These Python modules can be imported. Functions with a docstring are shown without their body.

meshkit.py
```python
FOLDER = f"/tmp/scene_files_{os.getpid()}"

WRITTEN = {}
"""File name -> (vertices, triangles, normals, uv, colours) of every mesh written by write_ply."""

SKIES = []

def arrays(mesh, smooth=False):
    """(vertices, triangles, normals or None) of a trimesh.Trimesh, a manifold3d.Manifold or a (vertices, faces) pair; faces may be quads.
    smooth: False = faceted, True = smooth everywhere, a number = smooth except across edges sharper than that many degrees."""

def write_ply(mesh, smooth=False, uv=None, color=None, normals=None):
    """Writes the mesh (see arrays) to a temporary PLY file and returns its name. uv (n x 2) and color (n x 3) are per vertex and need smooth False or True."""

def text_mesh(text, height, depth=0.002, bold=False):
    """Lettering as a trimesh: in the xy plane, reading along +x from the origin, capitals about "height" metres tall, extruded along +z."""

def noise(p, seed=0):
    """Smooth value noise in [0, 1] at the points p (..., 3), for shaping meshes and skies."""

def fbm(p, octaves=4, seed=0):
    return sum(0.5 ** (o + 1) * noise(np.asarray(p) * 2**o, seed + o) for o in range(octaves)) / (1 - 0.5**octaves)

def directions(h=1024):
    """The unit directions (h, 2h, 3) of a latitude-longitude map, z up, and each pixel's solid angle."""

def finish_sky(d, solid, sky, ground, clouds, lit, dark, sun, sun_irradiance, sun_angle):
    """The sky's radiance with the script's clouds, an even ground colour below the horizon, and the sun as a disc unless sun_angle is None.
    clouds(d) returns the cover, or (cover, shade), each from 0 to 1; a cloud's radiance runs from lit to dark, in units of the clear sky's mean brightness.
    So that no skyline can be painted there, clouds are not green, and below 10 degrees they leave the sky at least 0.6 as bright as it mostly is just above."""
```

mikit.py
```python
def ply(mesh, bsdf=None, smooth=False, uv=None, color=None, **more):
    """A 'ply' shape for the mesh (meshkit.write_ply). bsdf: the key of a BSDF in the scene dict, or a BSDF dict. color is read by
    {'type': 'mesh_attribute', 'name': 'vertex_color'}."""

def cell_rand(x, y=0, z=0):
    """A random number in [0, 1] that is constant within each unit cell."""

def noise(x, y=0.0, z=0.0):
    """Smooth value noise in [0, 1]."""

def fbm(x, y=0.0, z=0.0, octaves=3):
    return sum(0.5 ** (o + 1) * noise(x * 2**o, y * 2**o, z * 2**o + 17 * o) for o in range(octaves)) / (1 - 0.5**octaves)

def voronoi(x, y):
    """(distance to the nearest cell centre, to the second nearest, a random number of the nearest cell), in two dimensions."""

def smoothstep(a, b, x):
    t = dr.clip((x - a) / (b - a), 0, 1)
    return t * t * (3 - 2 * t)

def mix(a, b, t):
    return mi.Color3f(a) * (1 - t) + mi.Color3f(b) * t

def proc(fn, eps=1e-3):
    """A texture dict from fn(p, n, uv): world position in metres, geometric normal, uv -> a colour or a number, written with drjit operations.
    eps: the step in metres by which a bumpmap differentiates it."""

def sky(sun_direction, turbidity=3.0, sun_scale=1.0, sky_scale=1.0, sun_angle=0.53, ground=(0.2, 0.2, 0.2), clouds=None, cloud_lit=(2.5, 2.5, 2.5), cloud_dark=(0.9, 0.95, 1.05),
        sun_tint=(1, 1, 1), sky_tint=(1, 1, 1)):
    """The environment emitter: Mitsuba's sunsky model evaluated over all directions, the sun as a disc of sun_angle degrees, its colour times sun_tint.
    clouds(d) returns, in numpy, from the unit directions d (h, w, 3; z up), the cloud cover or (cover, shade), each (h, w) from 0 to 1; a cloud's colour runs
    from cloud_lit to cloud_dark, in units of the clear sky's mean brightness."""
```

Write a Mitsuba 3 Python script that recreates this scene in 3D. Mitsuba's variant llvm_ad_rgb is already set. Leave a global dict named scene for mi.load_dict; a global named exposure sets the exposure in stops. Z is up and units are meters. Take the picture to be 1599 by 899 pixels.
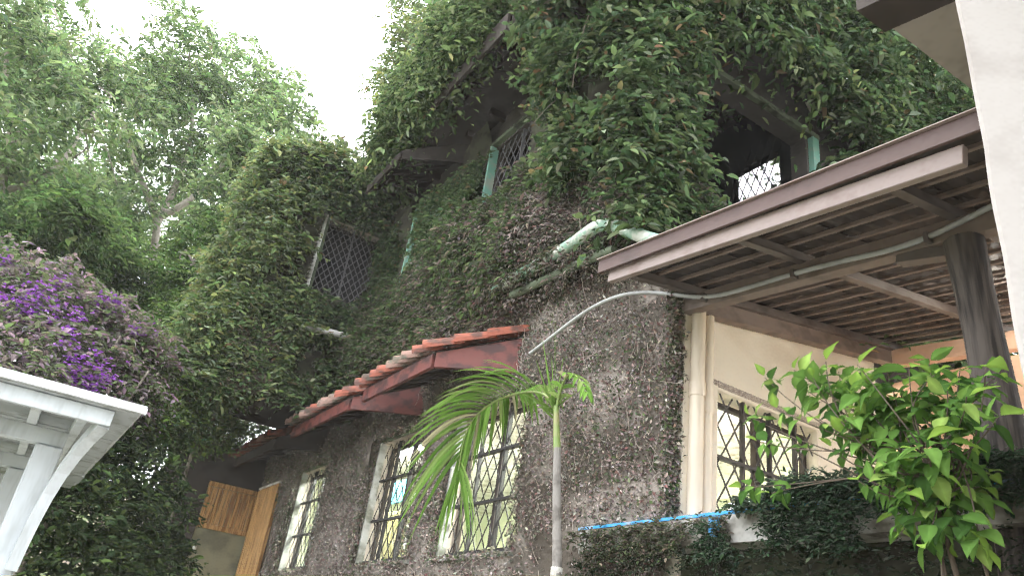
import math, numpy as np, trimesh, mitsuba as mi, mikit, meshkit, drjit as dr
from mikit import noise as mnoise, fbm as mfbm, smoothstep as mss, mix as mmix, cell_rand
from shapely.geometry import Polygon, box as sbox
scene, labels = {}, {}
# ------------------------------------------------------------------ camera, sky, exposure
F_PX, PITCH, ROLL = 1195.0, math.radians(26.7007), math.radians(8.4711)
EYE = np.array([0, 0, 1.6])
fwd = np.array([0, math.cos(PITCH), math.sin(PITCH)])
_r0 = np.array([1.0, 0, 0]); _u0 = np.cross(_r0, fwd)
RIGHT = math.cos(ROLL) * _r0 + math.sin(ROLL) * _u0
UPV = -math.sin(ROLL) * _r0 + math.cos(ROLL) * _u0
scene['camera'] = dict(type='perspective', fov=2 * math.degrees(math.atan(799.5 / F_PX)), fov_axis='x', near_clip=0.05, far_clip=400.0,
                       to_world=mi.ScalarTransform4f().look_at(origin=EYE.tolist(), target=(EYE + fwd).tolist(), up=UPV.tolist()))
scene['sky'] = mikit.sky((-0.35, 0.25, 0.9), turbidity=4, sun_scale=0.12, sun_angle=25, clouds=lambda d: 1.0, cloud_lit=(2.3, 2.36, 2.45), cloud_dark=(1.6, 1.65, 1.7), ground=(0.14, 0.14, 0.12))
exposure = 4.3

# ------------------------------------------------------------------ house frame: s along the long facade (away), t into the house, z up
TH = math.radians(-29.758)
AX = np.array([math.sin(TH), math.cos(TH), 0]); BX = np.array([AX[1], -AX[0], 0]); O = np.array([1.33, 5.17, 0])
ROT = np.stack([AX, BX, [0, 0, 1.0]], 1)
def w(p):
    p = np.asarray(p, float); return O + p @ ROT.T
def loc(p): return (np.asarray(p, float) - O) @ ROT
def ray(x, y): return fwd + RIGHT * (x - 800) / F_PX - UPV * (y - 450) / F_PX
def onT(x, y, t):      # sight line through the plane t (parallel to the long facade), in house coordinates
    d = ray(x, y); return loc(EYE + ((O + t * BX - EYE) @ BX) / (d @ BX) * d)
def onS(x, y, s):
    d = ray(x, y); return loc(EYE + ((O + s * AX - EYE) @ AX) / (d @ AX) * d)
def atD(x, y, D):      # at a horizontal distance D, world coordinates
    d = ray(x, y); return EYE + d * D / math.hypot(d[0], d[1])
RNG = np.random.default_rng(7)

# ------------------------------------------------------------------ helpers
def numbered(k):
    if k not in scene: return k
    i = 1
    while f'{k}_{i:03d}' in scene: i += 1
    return f'{k}_{i:03d}'
def tag(k, label=None, cat=None, group=None, kind=None):
    d = labels.setdefault(k, {})
    for n, v in (('label', label), ('category', cat), ('group', group), ('kind', kind)):
        if v: d[n] = v
def add(key, mesh, bsdf, label=None, cat=None, group=None, kind=None, smooth=False, color=None, world=False):
    key = numbered(key)
    if isinstance(mesh, (list, tuple)) and not isinstance(mesh[0], np.ndarray): mesh = trimesh.util.concatenate(mesh)
    if isinstance(mesh, tuple): v, f = mesh
    else: v, f = np.array(mesh.vertices), np.array(mesh.faces)
    if not world: v, f = w(v), np.asarray(f)[:, ::-1]      # the house frame is left-handed
    scene[key] = mikit.ply(trimesh.Trimesh(v, f, process=False), bsdf, smooth=smooth, color=color)
    if label or cat or group or kind: tag(key, label, cat, group, kind)
    return key
def bx(s0, s1, t0, t1, z0, z1, ch=0.0):
    m = trimesh.creation.box(extents=[abs(s1 - s0), abs(t1 - t0), abs(z1 - z0)])
    if ch:
        import manifold3d as m3
        e = np.array([abs(s1 - s0), abs(t1 - t0), abs(z1 - z0)]) / 2
        pts = []
        for sx in (-1, 1):
            for sy in (-1, 1):
                for sz in (-1, 1):
                    c = np.array([sx, sy, sz])
                    for k in range(3):
                        q = e - ch; q[k] = e[k]; pts.append(c * q)
        m = trimesh.convex.convex_hull(np.array(pts))
    m.apply_translation([(s0 + s1) / 2, (t0 + t1) / 2, (z0 + z1) / 2]); return m
def beam(p, q, wd, ht, up=(0, 0, 1), ch=0.0):
    """a bar of width wd and height ht from p to q"""
    p, q = np.asarray(p, float), np.asarray(q, float); d = q - p; L = np.linalg.norm(d); d /= L
    side = np.cross(d, up); side /= np.linalg.norm(side); u = np.cross(side, d)
    m = bx(0, L, -wd / 2, wd / 2, -ht / 2, ht / 2, ch)
    m.vertices = p + np.array(m.vertices) @ np.stack([d, side, u]); 
    if np.linalg.det(np.stack([d, side, u])) < 0: m.invert()
    return m
def tube(points, radii, sides=8, cap=True):
    p = np.asarray(points, float); n = len(p)
    t = np.gradient(p, axis=0); t /= np.linalg.norm(t, axis=1, keepdims=True) + 1e-12
    ref = np.array([0.31, 0.2, 0.93]) if abs(t[:, 2]).mean() < 0.75 else np.array([0.95, 0.2, 0.1])
    a = np.cross(t, ref); a /= np.linalg.norm(a, axis=1, keepdims=True); b = np.cross(t, a)
    ang = np.arange(sides) * 2 * np.pi / sides
    v = (p[:, None] + np.broadcast_to(radii, (n,))[:, None, None] * (np.cos(ang)[None, :, None] * a[:, None] + np.sin(ang)[None, :, None] * b[:, None])).reshape(-1, 3)
    i, j = np.meshgrid(np.arange(n - 1), np.arange(sides), indexing='ij')
    q = np.stack([i * sides + j, i * sides + (j + 1) % sides, (i + 1) * sides + (j + 1) % sides, (i + 1) * sides + j], -1).reshape(-1, 4)
    f = np.vstack([q[:, [0, 2, 1]], q[:, [0, 3, 2]]])
    if cap:
        v = np.vstack([v, p[:1], p[-1:]]); k = np.arange(sides); c0, c1 = n * sides, n * sides + 1
        f = np.vstack([f, np.stack([k, (k + 1) % sides, k * 0 + c0], 1), np.stack([(n - 1) * sides + (k + 1) % sides, (n - 1) * sides + k, k * 0 + c1], 1)])
    return trimesh.Trimesh(v, f, process=False)
def spline(pts, n):
    from scipy.interpolate import CubicSpline
    pts = np.asarray(pts, float); u = np.r_[0, np.cumsum(np.linalg.norm(np.diff(pts, axis=0), axis=1))]
    return CubicSpline(u / u[-1], pts)(np.linspace(0, 1, n))
def panel_t(t0, t1, s0, s1, z0, z1, holes=()):
    P = sbox(s0, z0, s1, z1)
    for h in holes: P = P.difference(sbox(*h))
    m = trimesh.creation.extrude_polygon(P, t1 - t0, engine='earcut')
    v = np.array(m.vertices); m.vertices = np.stack([v[:, 0], t0 + v[:, 2], v[:, 1]], 1); m.invert(); return m
def panel_s(s0, s1, t0, t1, z0, z1, holes=()):
    P = sbox(t0, z0, t1, z1)
    for h in holes: P = P.difference(sbox(*h))
    m = trimesh.creation.extrude_polygon(P, s1 - s0, engine='earcut')
    v = np.array(m.vertices); m.vertices = np.stack([s0 + v[:, 2], v[:, 0], v[:, 1]], 1); return m
def norm(v): return v / (np.linalg.norm(v, axis=-1, keepdims=True) + 1e-12)

# ------------------------------------------------------------------ materials
def mat(name, d, two=True):
    scene[name] = {'type': 'twosided', 'bsdf': d} if two else d
def pr(color, rough=0.6, metal=0.0, spec=0.4, **k):
    c = color if isinstance(color, dict) else {'type': 'rgb', 'value': list(color)}
    return dict(type='principled', base_color=c, roughness=rough, metallic=metal, specular=spec, **k)
def grime(base, dirt, scale=3.0, amt=0.6, fine=40.0, lo=0.45, hi=0.75, streak=False):
    def fn(p, n, uv):
        zz = p.z * (0.15 if streak else 1.0)
        a = mss(lo, hi, mfbm(p.x * scale, p.y * scale, zz * scale, 3))
        b = mnoise(p.x * fine, p.y * fine, zz * fine)
        return mmix(base, dirt, dr.clip(a * amt + (b - 0.5) * 0.35, 0, 1))
    return mikit.proc(fn)
def bumped(d, scale, freq, oct=2):
    return dict(type='bumpmap', arbitrary=mikit.proc(lambda p, n, uv: mfbm(p.x * freq, p.y * freq, p.z * freq, oct), eps=0.3 / freq), bsdf=d, scale=scale)
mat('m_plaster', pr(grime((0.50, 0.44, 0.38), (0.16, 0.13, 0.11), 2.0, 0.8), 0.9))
mat('m_shaded_plaster', pr(grime((0.085, 0.075, 0.07), (0.04, 0.035, 0.03), 2.0, 0.9), 0.9))  # upper wall plaster, darkened to stand for shade under the eaves
mat('m_cream', bumped(pr(grime((0.83, 0.77, 0.66), (0.66, 0.58, 0.47), 2.6, 0.6, 60), 0.75), 0.002, 60))
mat('m_neighbour', bumped(pr(grime((0.33, 0.308, 0.293), (0.25, 0.225, 0.21), 6.0, 0.6, 90, 0.42, 0.8), 0.85), 0.0025, 70))
mat('m_concrete', pr(grime((0.30, 0.27, 0.24), (0.12, 0.105, 0.09), 3, 0.8), 0.9))
mat('m_darkwood', pr(grime((0.040, 0.030, 0.026), (0.025, 0.02, 0.018), 5, 0.7), 0.7))
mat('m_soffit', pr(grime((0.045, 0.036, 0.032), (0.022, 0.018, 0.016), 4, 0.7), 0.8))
mat('m_fascia', pr(grime((0.27, 0.215, 0.20), (0.19, 0.135, 0.12), 6, 0.7, 60), 0.55))
mat('m_driplip', pr(grime((0.085, 0.052, 0.047), (0.055, 0.035, 0.032), 6, 0.8, 60), 0.6))
mat('m_sheet', pr(grime((0.06, 0.05, 0.047), (0.03, 0.024, 0.023), 4, 0.8), 0.65))
mat('m_batten', pr(grime((0.20, 0.155, 0.135), (0.10, 0.075, 0.062), 7, 0.7), 0.6))
mat('m_steel', pr(grime((0.11, 0.092, 0.085), (0.06, 0.045, 0.04), 6, 0.8), 0.55))
mat('m_redwood', pr(grime((0.15, 0.043, 0.036), (0.06, 0.024, 0.023), 9, 1.0, 70, 0.38, 0.7), 0.6))
mat('m_tile', pr(grime((0.28, 0.082, 0.05), (0.10, 0.05, 0.04), 11, 1.0, 90, 0.38, 0.7), 0.75))
mat('m_tile_b', pr(grime((0.20, 0.08, 0.06), (0.07, 0.055, 0.042), 11, 1.0, 90, 0.38, 0.7), 0.8))
mat('m_tile_c', pr(grime((0.28, 0.175, 0.145), (0.10, 0.095, 0.07), 11, 1.0, 90, 0.38, 0.7), 0.85))
mat('m_white', pr(grime((0.70, 0.70, 0.68), (0.30, 0.28, 0.24), 9, 0.8, 60), 0.7))
mat('m_jamb', pr(grime((0.42, 0.42, 0.41), (0.16, 0.16, 0.13), 7, 0.9, 50, 0.4, 0.7), 0.8))
mat('m_parapet', pr(grime((0.46, 0.45, 0.43), (0.12, 0.11, 0.09), 5, 1.0, 60, 0.38, 0.62), 0.85))
mat('m_moss', pr(grime((0.14, 0.17, 0.115), (0.05, 0.055, 0.04), 8, 0.9, 60), 0.8))
mat('m_teal', pr(grime((0.22, 0.45, 0.37), (0.38, 0.41, 0.35), 9, 0.9, 50), 0.6))
mat('m_greenpipe', pr(grime((0.27, 0.43, 0.33), (0.58, 0.60, 0.54), 12, 0.95, 60, 0.4, 0.6), 0.45))
mat('m_blue', pr(grime((0.05, 0.33, 0.68), (0.35, 0.38, 0.42), 11, 0.9, 60), 0.6))
mat('m_iron', pr((0.028, 0.026, 0.027), 0.5))
mat('m_greyiron', pr((0.13, 0.125, 0.135), 0.55))
mat('m_pvc', pr(grime((0.74, 0.65, 0.53), (0.45, 0.36, 0.27), 5, 0.6, streak=True), 0.4))
mat('m_conduit', pr(grime((0.36, 0.365, 0.36), (0.20, 0.20, 0.195), 8, 0.7), 0.45))
mat('m_shed', pr(grime((0.52, 0.56, 0.59), (0.33, 0.355, 0.36), 14, 0.7, 120, 0.4, 0.8, streak=True), 0.6))
mat('m_shedroof', pr(grime((0.38, 0.41, 0.43), (0.23, 0.245, 0.24), 12, 0.7, 90), 0.5))
mat('m_shedmetal', pr(grime((0.56, 0.58, 0.60), (0.36, 0.37, 0.37), 9, 0.8, 80), 0.45))
def woodfn(p, n, uv):
    g = mfbm(p.x * 60, p.y * 60, p.z * 3, 3)
    return mmix((0.52, 0.30, 0.12), (0.25, 0.125, 0.05), mss(0.35, 0.7, g))
mat('m_door', pr(mikit.proc(woodfn), 0.45))
mat('m_doorpanel', pr(grime((0.25, 0.24, 0.16), (0.15, 0.145, 0.10), 3, 0.8), 0.5))
mat('m_room', pr(grime((0.66, 0.70, 0.52), (0.55, 0.58, 0.42), 2, 0.6), 0.8))
mat('m_darkroom', pr((0.022, 0.021, 0.023), 0.8))  # upper rooms coloured near black to stand for missing light
mat('m_peach', pr(grime((0.72, 0.47, 0.34), (0.55, 0.33, 0.23), 2, 0.6), 0.8))
mat('m_glass', dict(type='thindielectric', int_ior=1.5, ext_ior=1.0), two=False)
mat('m_teal_cloth', pr((0.03, 0.125, 0.16), 0.8))
mat('m_yellow', pr((0.17, 0.168, 0.085), 0.6))
mat('m_bark', pr(grime((0.30, 0.27, 0.23), (0.12, 0.10, 0.085), 6, 0.8), 0.9))
def logfn(p, n, uv):
    g = mfbm(p.x * 45, p.y * 45, p.z * 3, 3)
    return mmix((0.11, 0.092, 0.083), (0.035, 0.029, 0.027), mss(0.3, 0.7, g))
mat('m_log', bumped(pr(mikit.proc(logfn), 0.85), 0.006, 40))
mat('m_palmtrunk', pr(grime((0.22, 0.205, 0.19), (0.10, 0.09, 0.08), 12, 0.8, 90), 0.8))
mat('m_twig', pr(grime((0.10, 0.078, 0.06), (0.055, 0.042, 0.035), 9, 0.7), 0.9))
mat('m_palestem', pr(grime((0.36, 0.31, 0.27), (0.2, 0.16, 0.13), 9, 0.7), 0.9))
mat('m_litter', bumped(pr(grime((0.27, 0.235, 0.21), (0.09, 0.075, 0.062), 2.2, 1.0, 70, 0.34, 0.56), 0.95), 0.02, 30))
mat('m_shade_litter', pr(grime((0.055, 0.058, 0.035), (0.03, 0.026, 0.02), 6, 0.9, 60, 0.4, 0.65), 0.95))  # dark tangle colour that also stands for shade behind the leaves
def soilfn(p, n, uv):
    return mmix((0.10, 0.085, 0.06), (0.07, 0.095, 0.035), mss(0.4, 0.6, mfbm(p.x * 1.3, p.y * 1.3, p.z * 1.3, 4)))
mat('m_soil', pr(mikit.proc(soilfn), 0.95))
mat('m_paving', pr(grime((0.34, 0.32, 0.29), (0.2, 0.19, 0.17), 1.2, 0.7), 0.9))
VC = {'type': 'mesh_attribute', 'name': 'vertex_color'}
def leafmat(name, trans=0.7, rough=0.45):
    scene[name] = dict(type='principledthin', base_color=VC, roughness=rough, diff_trans=trans, spec_trans=0.0, eta=1.75)
leafmat('m_leaf', 0.85, 0.42); leafmat('m_treeleaf', 1.0, 0.5); leafmat('m_dryleaf', 0.35, 0.7); leafmat('m_petal', 0.9, 0.6)
leafmat('m_gloss', 0.7, 0.30)

# ------------------------------------------------------------------ leaves
HEX = np.array([[0, 0, 0], [0.30, 0.5, 0.10], [0.68, 0.40, 0.06], [1, 0, -0.10], [0.68, -0.40, 0.06], [0.30, -0.5, 0.10]])
HEXF = np.array([[0, 3, 2], [0, 2, 1], [0, 4, 3], [0, 5, 4]])
DIA = np.array([[0, 0, 0], [0.45, 0.5, 0.10], [1, 0, -0.06], [0.45, -0.5, 0.10]]); DIAF = np.array([[0, 2, 1], [0, 3, 2]])
def leaves(P, axis, nrm, L, wid, pal, rng, cheap=False, vary=0.25):
    """many leaves as (vertices, faces, colours): P base points, axis leaf direction, nrm upper side, L lengths, pal list of (colour, weight)"""
    n = len(P); base, faces = (DIA, DIAF) if cheap else (HEX, HEXF)
    a = norm(axis); side = norm(np.cross(nrm, a)); u = np.cross(a, side)
    L = np.broadcast_to(L, (n,))[:, None, None]
    v = P[:, None] + L * (base[None, :, :1] * a[:, None] + base[None, :, 1:2] * wid * side[:, None] + base[None, :, 2:] * u[:, None])
    f = faces[None] + (np.arange(n) * len(base))[:, None, None]
    cols = np.array([c for c, _ in pal]); wt = np.array([x for _, x in pal], float)
    c = cols[rng.choice(len(cols), n, p=wt / wt.sum())] * np.exp(rng.normal(0, vary, (n, 1))) * np.exp(rng.normal(0, 0.06, (n, 3)))
    c = np.clip(np.repeat(c[:, None], len(base), 1), 0.005, 0.85)
    return v.reshape(-1, 3), f.reshape(-1, 3), c.reshape(-1, 3)
def join(parts):
    v, f, c, k = [], [], [], 0
    for a, b, d in parts:
        v.append(a); f.append(b + k); c.append(d); k += len(a)
    return np.vstack(v), np.vstack(f), np.vstack(c)
def addleaves(key, parts, bsdf='m_leaf', world=False, singles=0, **kw):
    v, f, c = join(parts) if isinstance(parts, list) else parts
    if singles:     # the leaves that show largest are parts of their own
        V6 = v.reshape(-1, 6, 3); P = (w(V6[:, 0]) if not world else V6[:, 0]) - EYE
        z = P @ fwd; x, y = F_PX * (P @ RIGHT) / z, F_PX * (P @ UPV) / z
        size = np.linalg.norm(V6[:, 3] - V6[:, 0], axis=1) / np.linalg.norm(P, axis=1)
        size[(z < 0) | (np.abs(x) > 790) | (np.abs(y) > 440)] = 0
        pick = np.argsort(-size)[:singles]; rest = np.ones(len(V6), bool); rest[pick] = False
        for q in pick: add(key.rsplit('__', 1)[0] + '__leaf', (V6[q], HEXF), bsdf, color=c[q * 6:q * 6 + 6], world=world)
        n_ = int(rest.sum()); v, c = V6[rest].reshape(-1, 3), c.reshape(-1, 6, 3)[rest].reshape(-1, 3)
        f = (HEXF[None] + (np.arange(n_) * 6)[:, None, None]).reshape(-1, 3)
    return add(key, (v, f), bsdf, color=c, world=world, kind='stuff', **kw)
def shoots(P, N, Ls, leaf, wid, pal, rng, per=9, out=0.7, lat=0.7, up=0.15, droop=0.35, cheap=False, flat=0.8, clump=None):
    """leafy shoots rooted at P, growing outwards along N; leaves set alternately along each"""
    n = len(P); D = norm(N * out + rng.normal(0, 1, (n, 3)) * lat * [1, 1, 0.6] + np.array([0, 0, up]))
    Ls = Ls * rng.uniform(0.5, 1.25, n)
    u = (np.arange(per) + 0.5) / per
    U = np.clip(u[None] + rng.normal(0, 0.04, (n, per)), 0.02, 1.05)
    pos = P[:, None] + D[:, None] * (Ls[:, None] * U)[..., None]; pos[..., 2] -= droop * Ls[:, None] * U ** 2
    tang = norm(D[:, None] + np.array([0, 0, -1.0]) * (2 * droop * U)[..., None])
    side = norm(np.cross(tang, np.array([0, 0, 1.0]) + rng.normal(0, 0.25, (n, 1, 3))))
    sg = np.where(np.arange(per) % 2 == 0, 1.0, -1.0)[None, :, None]
    ax = norm(tang * 0.65 + side * sg * 0.8 + rng.normal(0, 0.22, (n, per, 3)))
    nr = norm(np.array([0, 0, flat]) + N[:, None] * 0.4 + rng.normal(0, 0.2, (n, per, 3)))
    s = leaf * rng.uniform(0.55, 1.2, (n, per)) * rng.uniform(0.6, 1.45, (n, 1)) * (1 - 0.35 * np.abs(U - 0.5))
    return leaves(pos.reshape(-1, 3), ax.reshape(-1, 3), nr.reshape(-1, 3), s.reshape(-1), wid, pal, rng, cheap)
def relief(q, thick, freq, seed): return thick * np.clip(2.2 * meshkit.fbm(np.asarray(q) * freq, 3, seed) - 0.6, 0.02, 1.3)
def patch_t(n, s0, s1, z0, z1, t, thick, freq, seed, rng, mask=None, bulge=None, out=-1):
    """roots and normals on a wall of constant t with relief growing outwards"""
    s, z = rng.uniform(s0, s1, n), rng.uniform(z0, z1, n)
    def h(s, z):
        r = relief(np.stack([s, z * 0 + 3.3, z], 1), thick, freq, seed)
        return r if bulge is None else r + bulge(s, z)
    e = 0.05; H = h(s, z); gs, gz = (h(s + e, z) - H) / e, (h(s, z + e) - H) / e
    P = np.stack([s, t + out * H, z], 1); N = norm(np.stack([-gs, np.full(n, out * 1.0), -gz], 1))
    if mask is not None:
        k = mask(s, z); P, N = P[k], N[k]
    return P, N
def gaps(a, z, seed, thr=0.43, fr=2.1):
    a = np.asarray(a); return meshkit.fbm(np.stack([a * fr, a * 0 + seed, np.asarray(z) * fr * 1.3], 1), 2, seed) > thr
def patch_s(n, t0, t1, z0, z1, s, thick, freq, seed, rng, mask=None, bulge=None, out=-1):
    P, N = patch_t(n, t0, t1, z0, z1, 0, thick, freq, seed, rng, mask, bulge, 1)
    return np.stack([s + out * P[:, 1], P[:, 0], P[:, 2]], 1), np.stack([out * N[:, 1], N[:, 0], N[:, 2]], 1)
def blob(n, c, r, amp, freq, seed, rng, low=-1.0):
    d = norm(rng.normal(0, 1, (n, 3))); d = d[d[:, 2] > low]
    k = 1 + amp * (2 * meshkit.fbm(d * freq + seed * 7.1, 3, seed) - 1)
    k *= rng.uniform(0.72, 1.0, len(d))
    return np.asarray(c) + d * np.asarray(r) * k[:, None], norm(d / np.asarray(r))
def mat_t(s0, s1, z0, z1, t, thick, freq, seed, step=0.07, holes=(), base=-0.02):
    """the tangle of stems under a creeper as a relief sheet, left out over window openings"""
    S_, Z_ = np.arange(s0, s1 + step / 2, step), np.arange(z0, z1 + step / 2, step)
    g, hh = np.meshgrid(S_, Z_, indexing='ij'); q = np.stack([g.ravel(), g.ravel() * 0 + 3.3, hh.ravel()], 1)
    H = relief(q, thick, freq, seed) * 0.8 + 0.03 * meshkit.fbm(q * 9, 2, seed + 5)
    v = np.stack([q[:, 0], t + base - H, q[:, 2]], 1); nz = len(Z_)
    i, j = np.meshgrid(np.arange(len(S_) - 1), np.arange(nz - 1), indexing='ij'); a = (i * nz + j).ravel()
    f = np.vstack([np.stack([a, a + nz, a + nz + 1], 1), np.stack([a, a + nz + 1, a + 1], 1)])
    c = q[f].mean(1); keep = np.ones(len(f), bool)
    for h in holes: keep &= ~((c[:, 0] > h[0]) & (c[:, 0] < h[2]) & (c[:, 2] > h[1]) & (c[:, 2] < h[3]))
    return trimesh.Trimesh(v, f[keep], process=True)
def mat_s(t0, t1, z0, z1, s, thick, freq, seed, step=0.07, holes=(), base=-0.02):
    m = mat_t(t0, t1, z0, z1, 0, thick, freq, seed, step, holes, base); v = np.array(m.vertices)
    m.vertices = np.stack([s + v[:, 1], v[:, 0], v[:, 2]], 1); m.invert(); return m
def strands(P, N, L, r, rng, hug=0.9, droop=0.0, n=5, sides=3):
    """thin bare stems creeping along a wall"""
    out = []
    for p, m in zip(P, N):
        d = rng.normal(0, 1, 3); d -= m * (d @ m) * hug; d /= np.linalg.norm(d)
        b = rng.normal(0, 0.5, 3); u = np.linspace(0, 1, n)[:, None]; l = L * rng.uniform(0.4, 1.3)
        out.append(tube(p + d * l * u + b * l * 0.35 * u * u + np.array([0, 0, -droop * l]) * u * u + m * 0.02, r * rng.uniform(0.6, 1.3), sides, False))
    return trimesh.util.concatenate(out)
G_DARK, G_MID, G_PALE, G_YEL = (0.055, 0.088, 0.042), (0.10, 0.152, 0.066), (0.165, 0.225, 0.10), (0.24, 0.285, 0.11)  # leaf greens, mixed at random per leaf
IVY = [(G_DARK, 3), (G_MID, 5), (G_PALE, 3), ((0.075, 0.12, 0.06), 2), ((0.22, 0.16, 0.09), 0.5), ((0.21, 0.25, 0.17), 1)]
IVYL = [(G_MID, 3), (G_PALE, 5), (G_YEL, 3), ((0.25, 0.30, 0.20), 1.5), ((0.22, 0.16, 0.09), 0.3)]
DRY = [((0.33, 0.285, 0.265), 5), ((0.22, 0.185, 0.17), 4), ((0.12, 0.13, 0.095), 3), ((0.45, 0.395, 0.37), 3), ((0.21, 0.125, 0.12), 2)]
DRYG = [((0.085, 0.105, 0.065), 5), ((0.16, 0.135, 0.11), 4), ((0.26, 0.215, 0.18), 2), ((0.11, 0.145, 0.07), 3)]

# ================================================================== SETTING
def ground_z(x, y):
    p = loc(np.stack([x, y, x * 0], -1)); s, t = p[..., 0], p[..., 1]
    sm = lambda a, b, v: np.clip((v - a) / (b - a), 0, 1) ** 2 * (3 - 2 * np.clip((v - a) / (b - a), 0, 1))
    terrace = 1.62 * sm(-1.5, -0.75, t) * (1 - sm(30, 60, np.abs(s)))
    hill = 7.0 * sm(12, 40, s) * (1 - sm(0, 14, t))
    return terrace * (1 - sm(12, 20, s)) + 0.35 * sm(4, 10, s) + hill
gx = np.unique(np.r_[np.arange(-40, 40, 0.5), np.arange(-200, 201, 20)]); X, Y = np.meshgrid(gx, gx, indexing='ij')
Zg = ground_z(X, Y); k = len(gx); i, j = np.meshgrid(np.arange(k - 1), np.arange(k - 1), indexing='ij'); a = (i * k + j).ravel()
add('ground', (np.stack([X, Y, Zg], -1).reshape(-1, 3), np.vstack([np.stack([a, a + k, a + k + 1], 1), np.stack([a, a + k + 1, a + 1], 1)])), 'm_soil', kind='structure', world=True, smooth=True)
add('pavement', bx(-7, 3.6, -5.6, -2.1, -0.05, 0.06), 'm_paving', kind='structure')

# ================================================================== HOUSE
H = 'house'
tag(H, 'two storey house overgrown with climbing plants, red tile canopies over its barred lower windows', 'house')
WL, WM, WR = (6.95, 2.57, 8.34, 4.03), (3.95, 2.57, 5.36, 4.03), (1.86, 2.57, 3.30, 4.0)
U1, U2 = (4.55, 6.45, 5.80, 7.78), (2.40, 6.45, 3.65, 7.80)
WWING = (-1.08, 6.43, -0.12, 7.74)
WP = (0.30, 2.72, 1.50, 3.70)
OPEN = (0.40, 5.7, 1.95, 7.12)
lower_holes = [WL, WM, WR]
add(H + '__wall', panel_t(0, 0.2, 0.2, 10.5, 0.5, 4.5, lower_holes), 'm_plaster')
add(H + '__wall', [panel_t(0, 0.2, 0.5, 6.99, 4.62, 8.3, [U1, U2]), panel_t(0.002, 0.2, 7.2, 9.0, 4.9, 8.3)], 'm_shaded_plaster')
add(H + '__wall', panel_s(0, 0.2, 0.0, 2.35, 0.5, 4.62, [WP]), 'm_cream', 'smooth cream rendered wall under the porch roof')
add(H + '__wall', panel_s(0.3, 0.5, 0.0, 5.0, 4.62, 8.3, [OPEN]), 'm_shaded_plaster')
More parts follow.
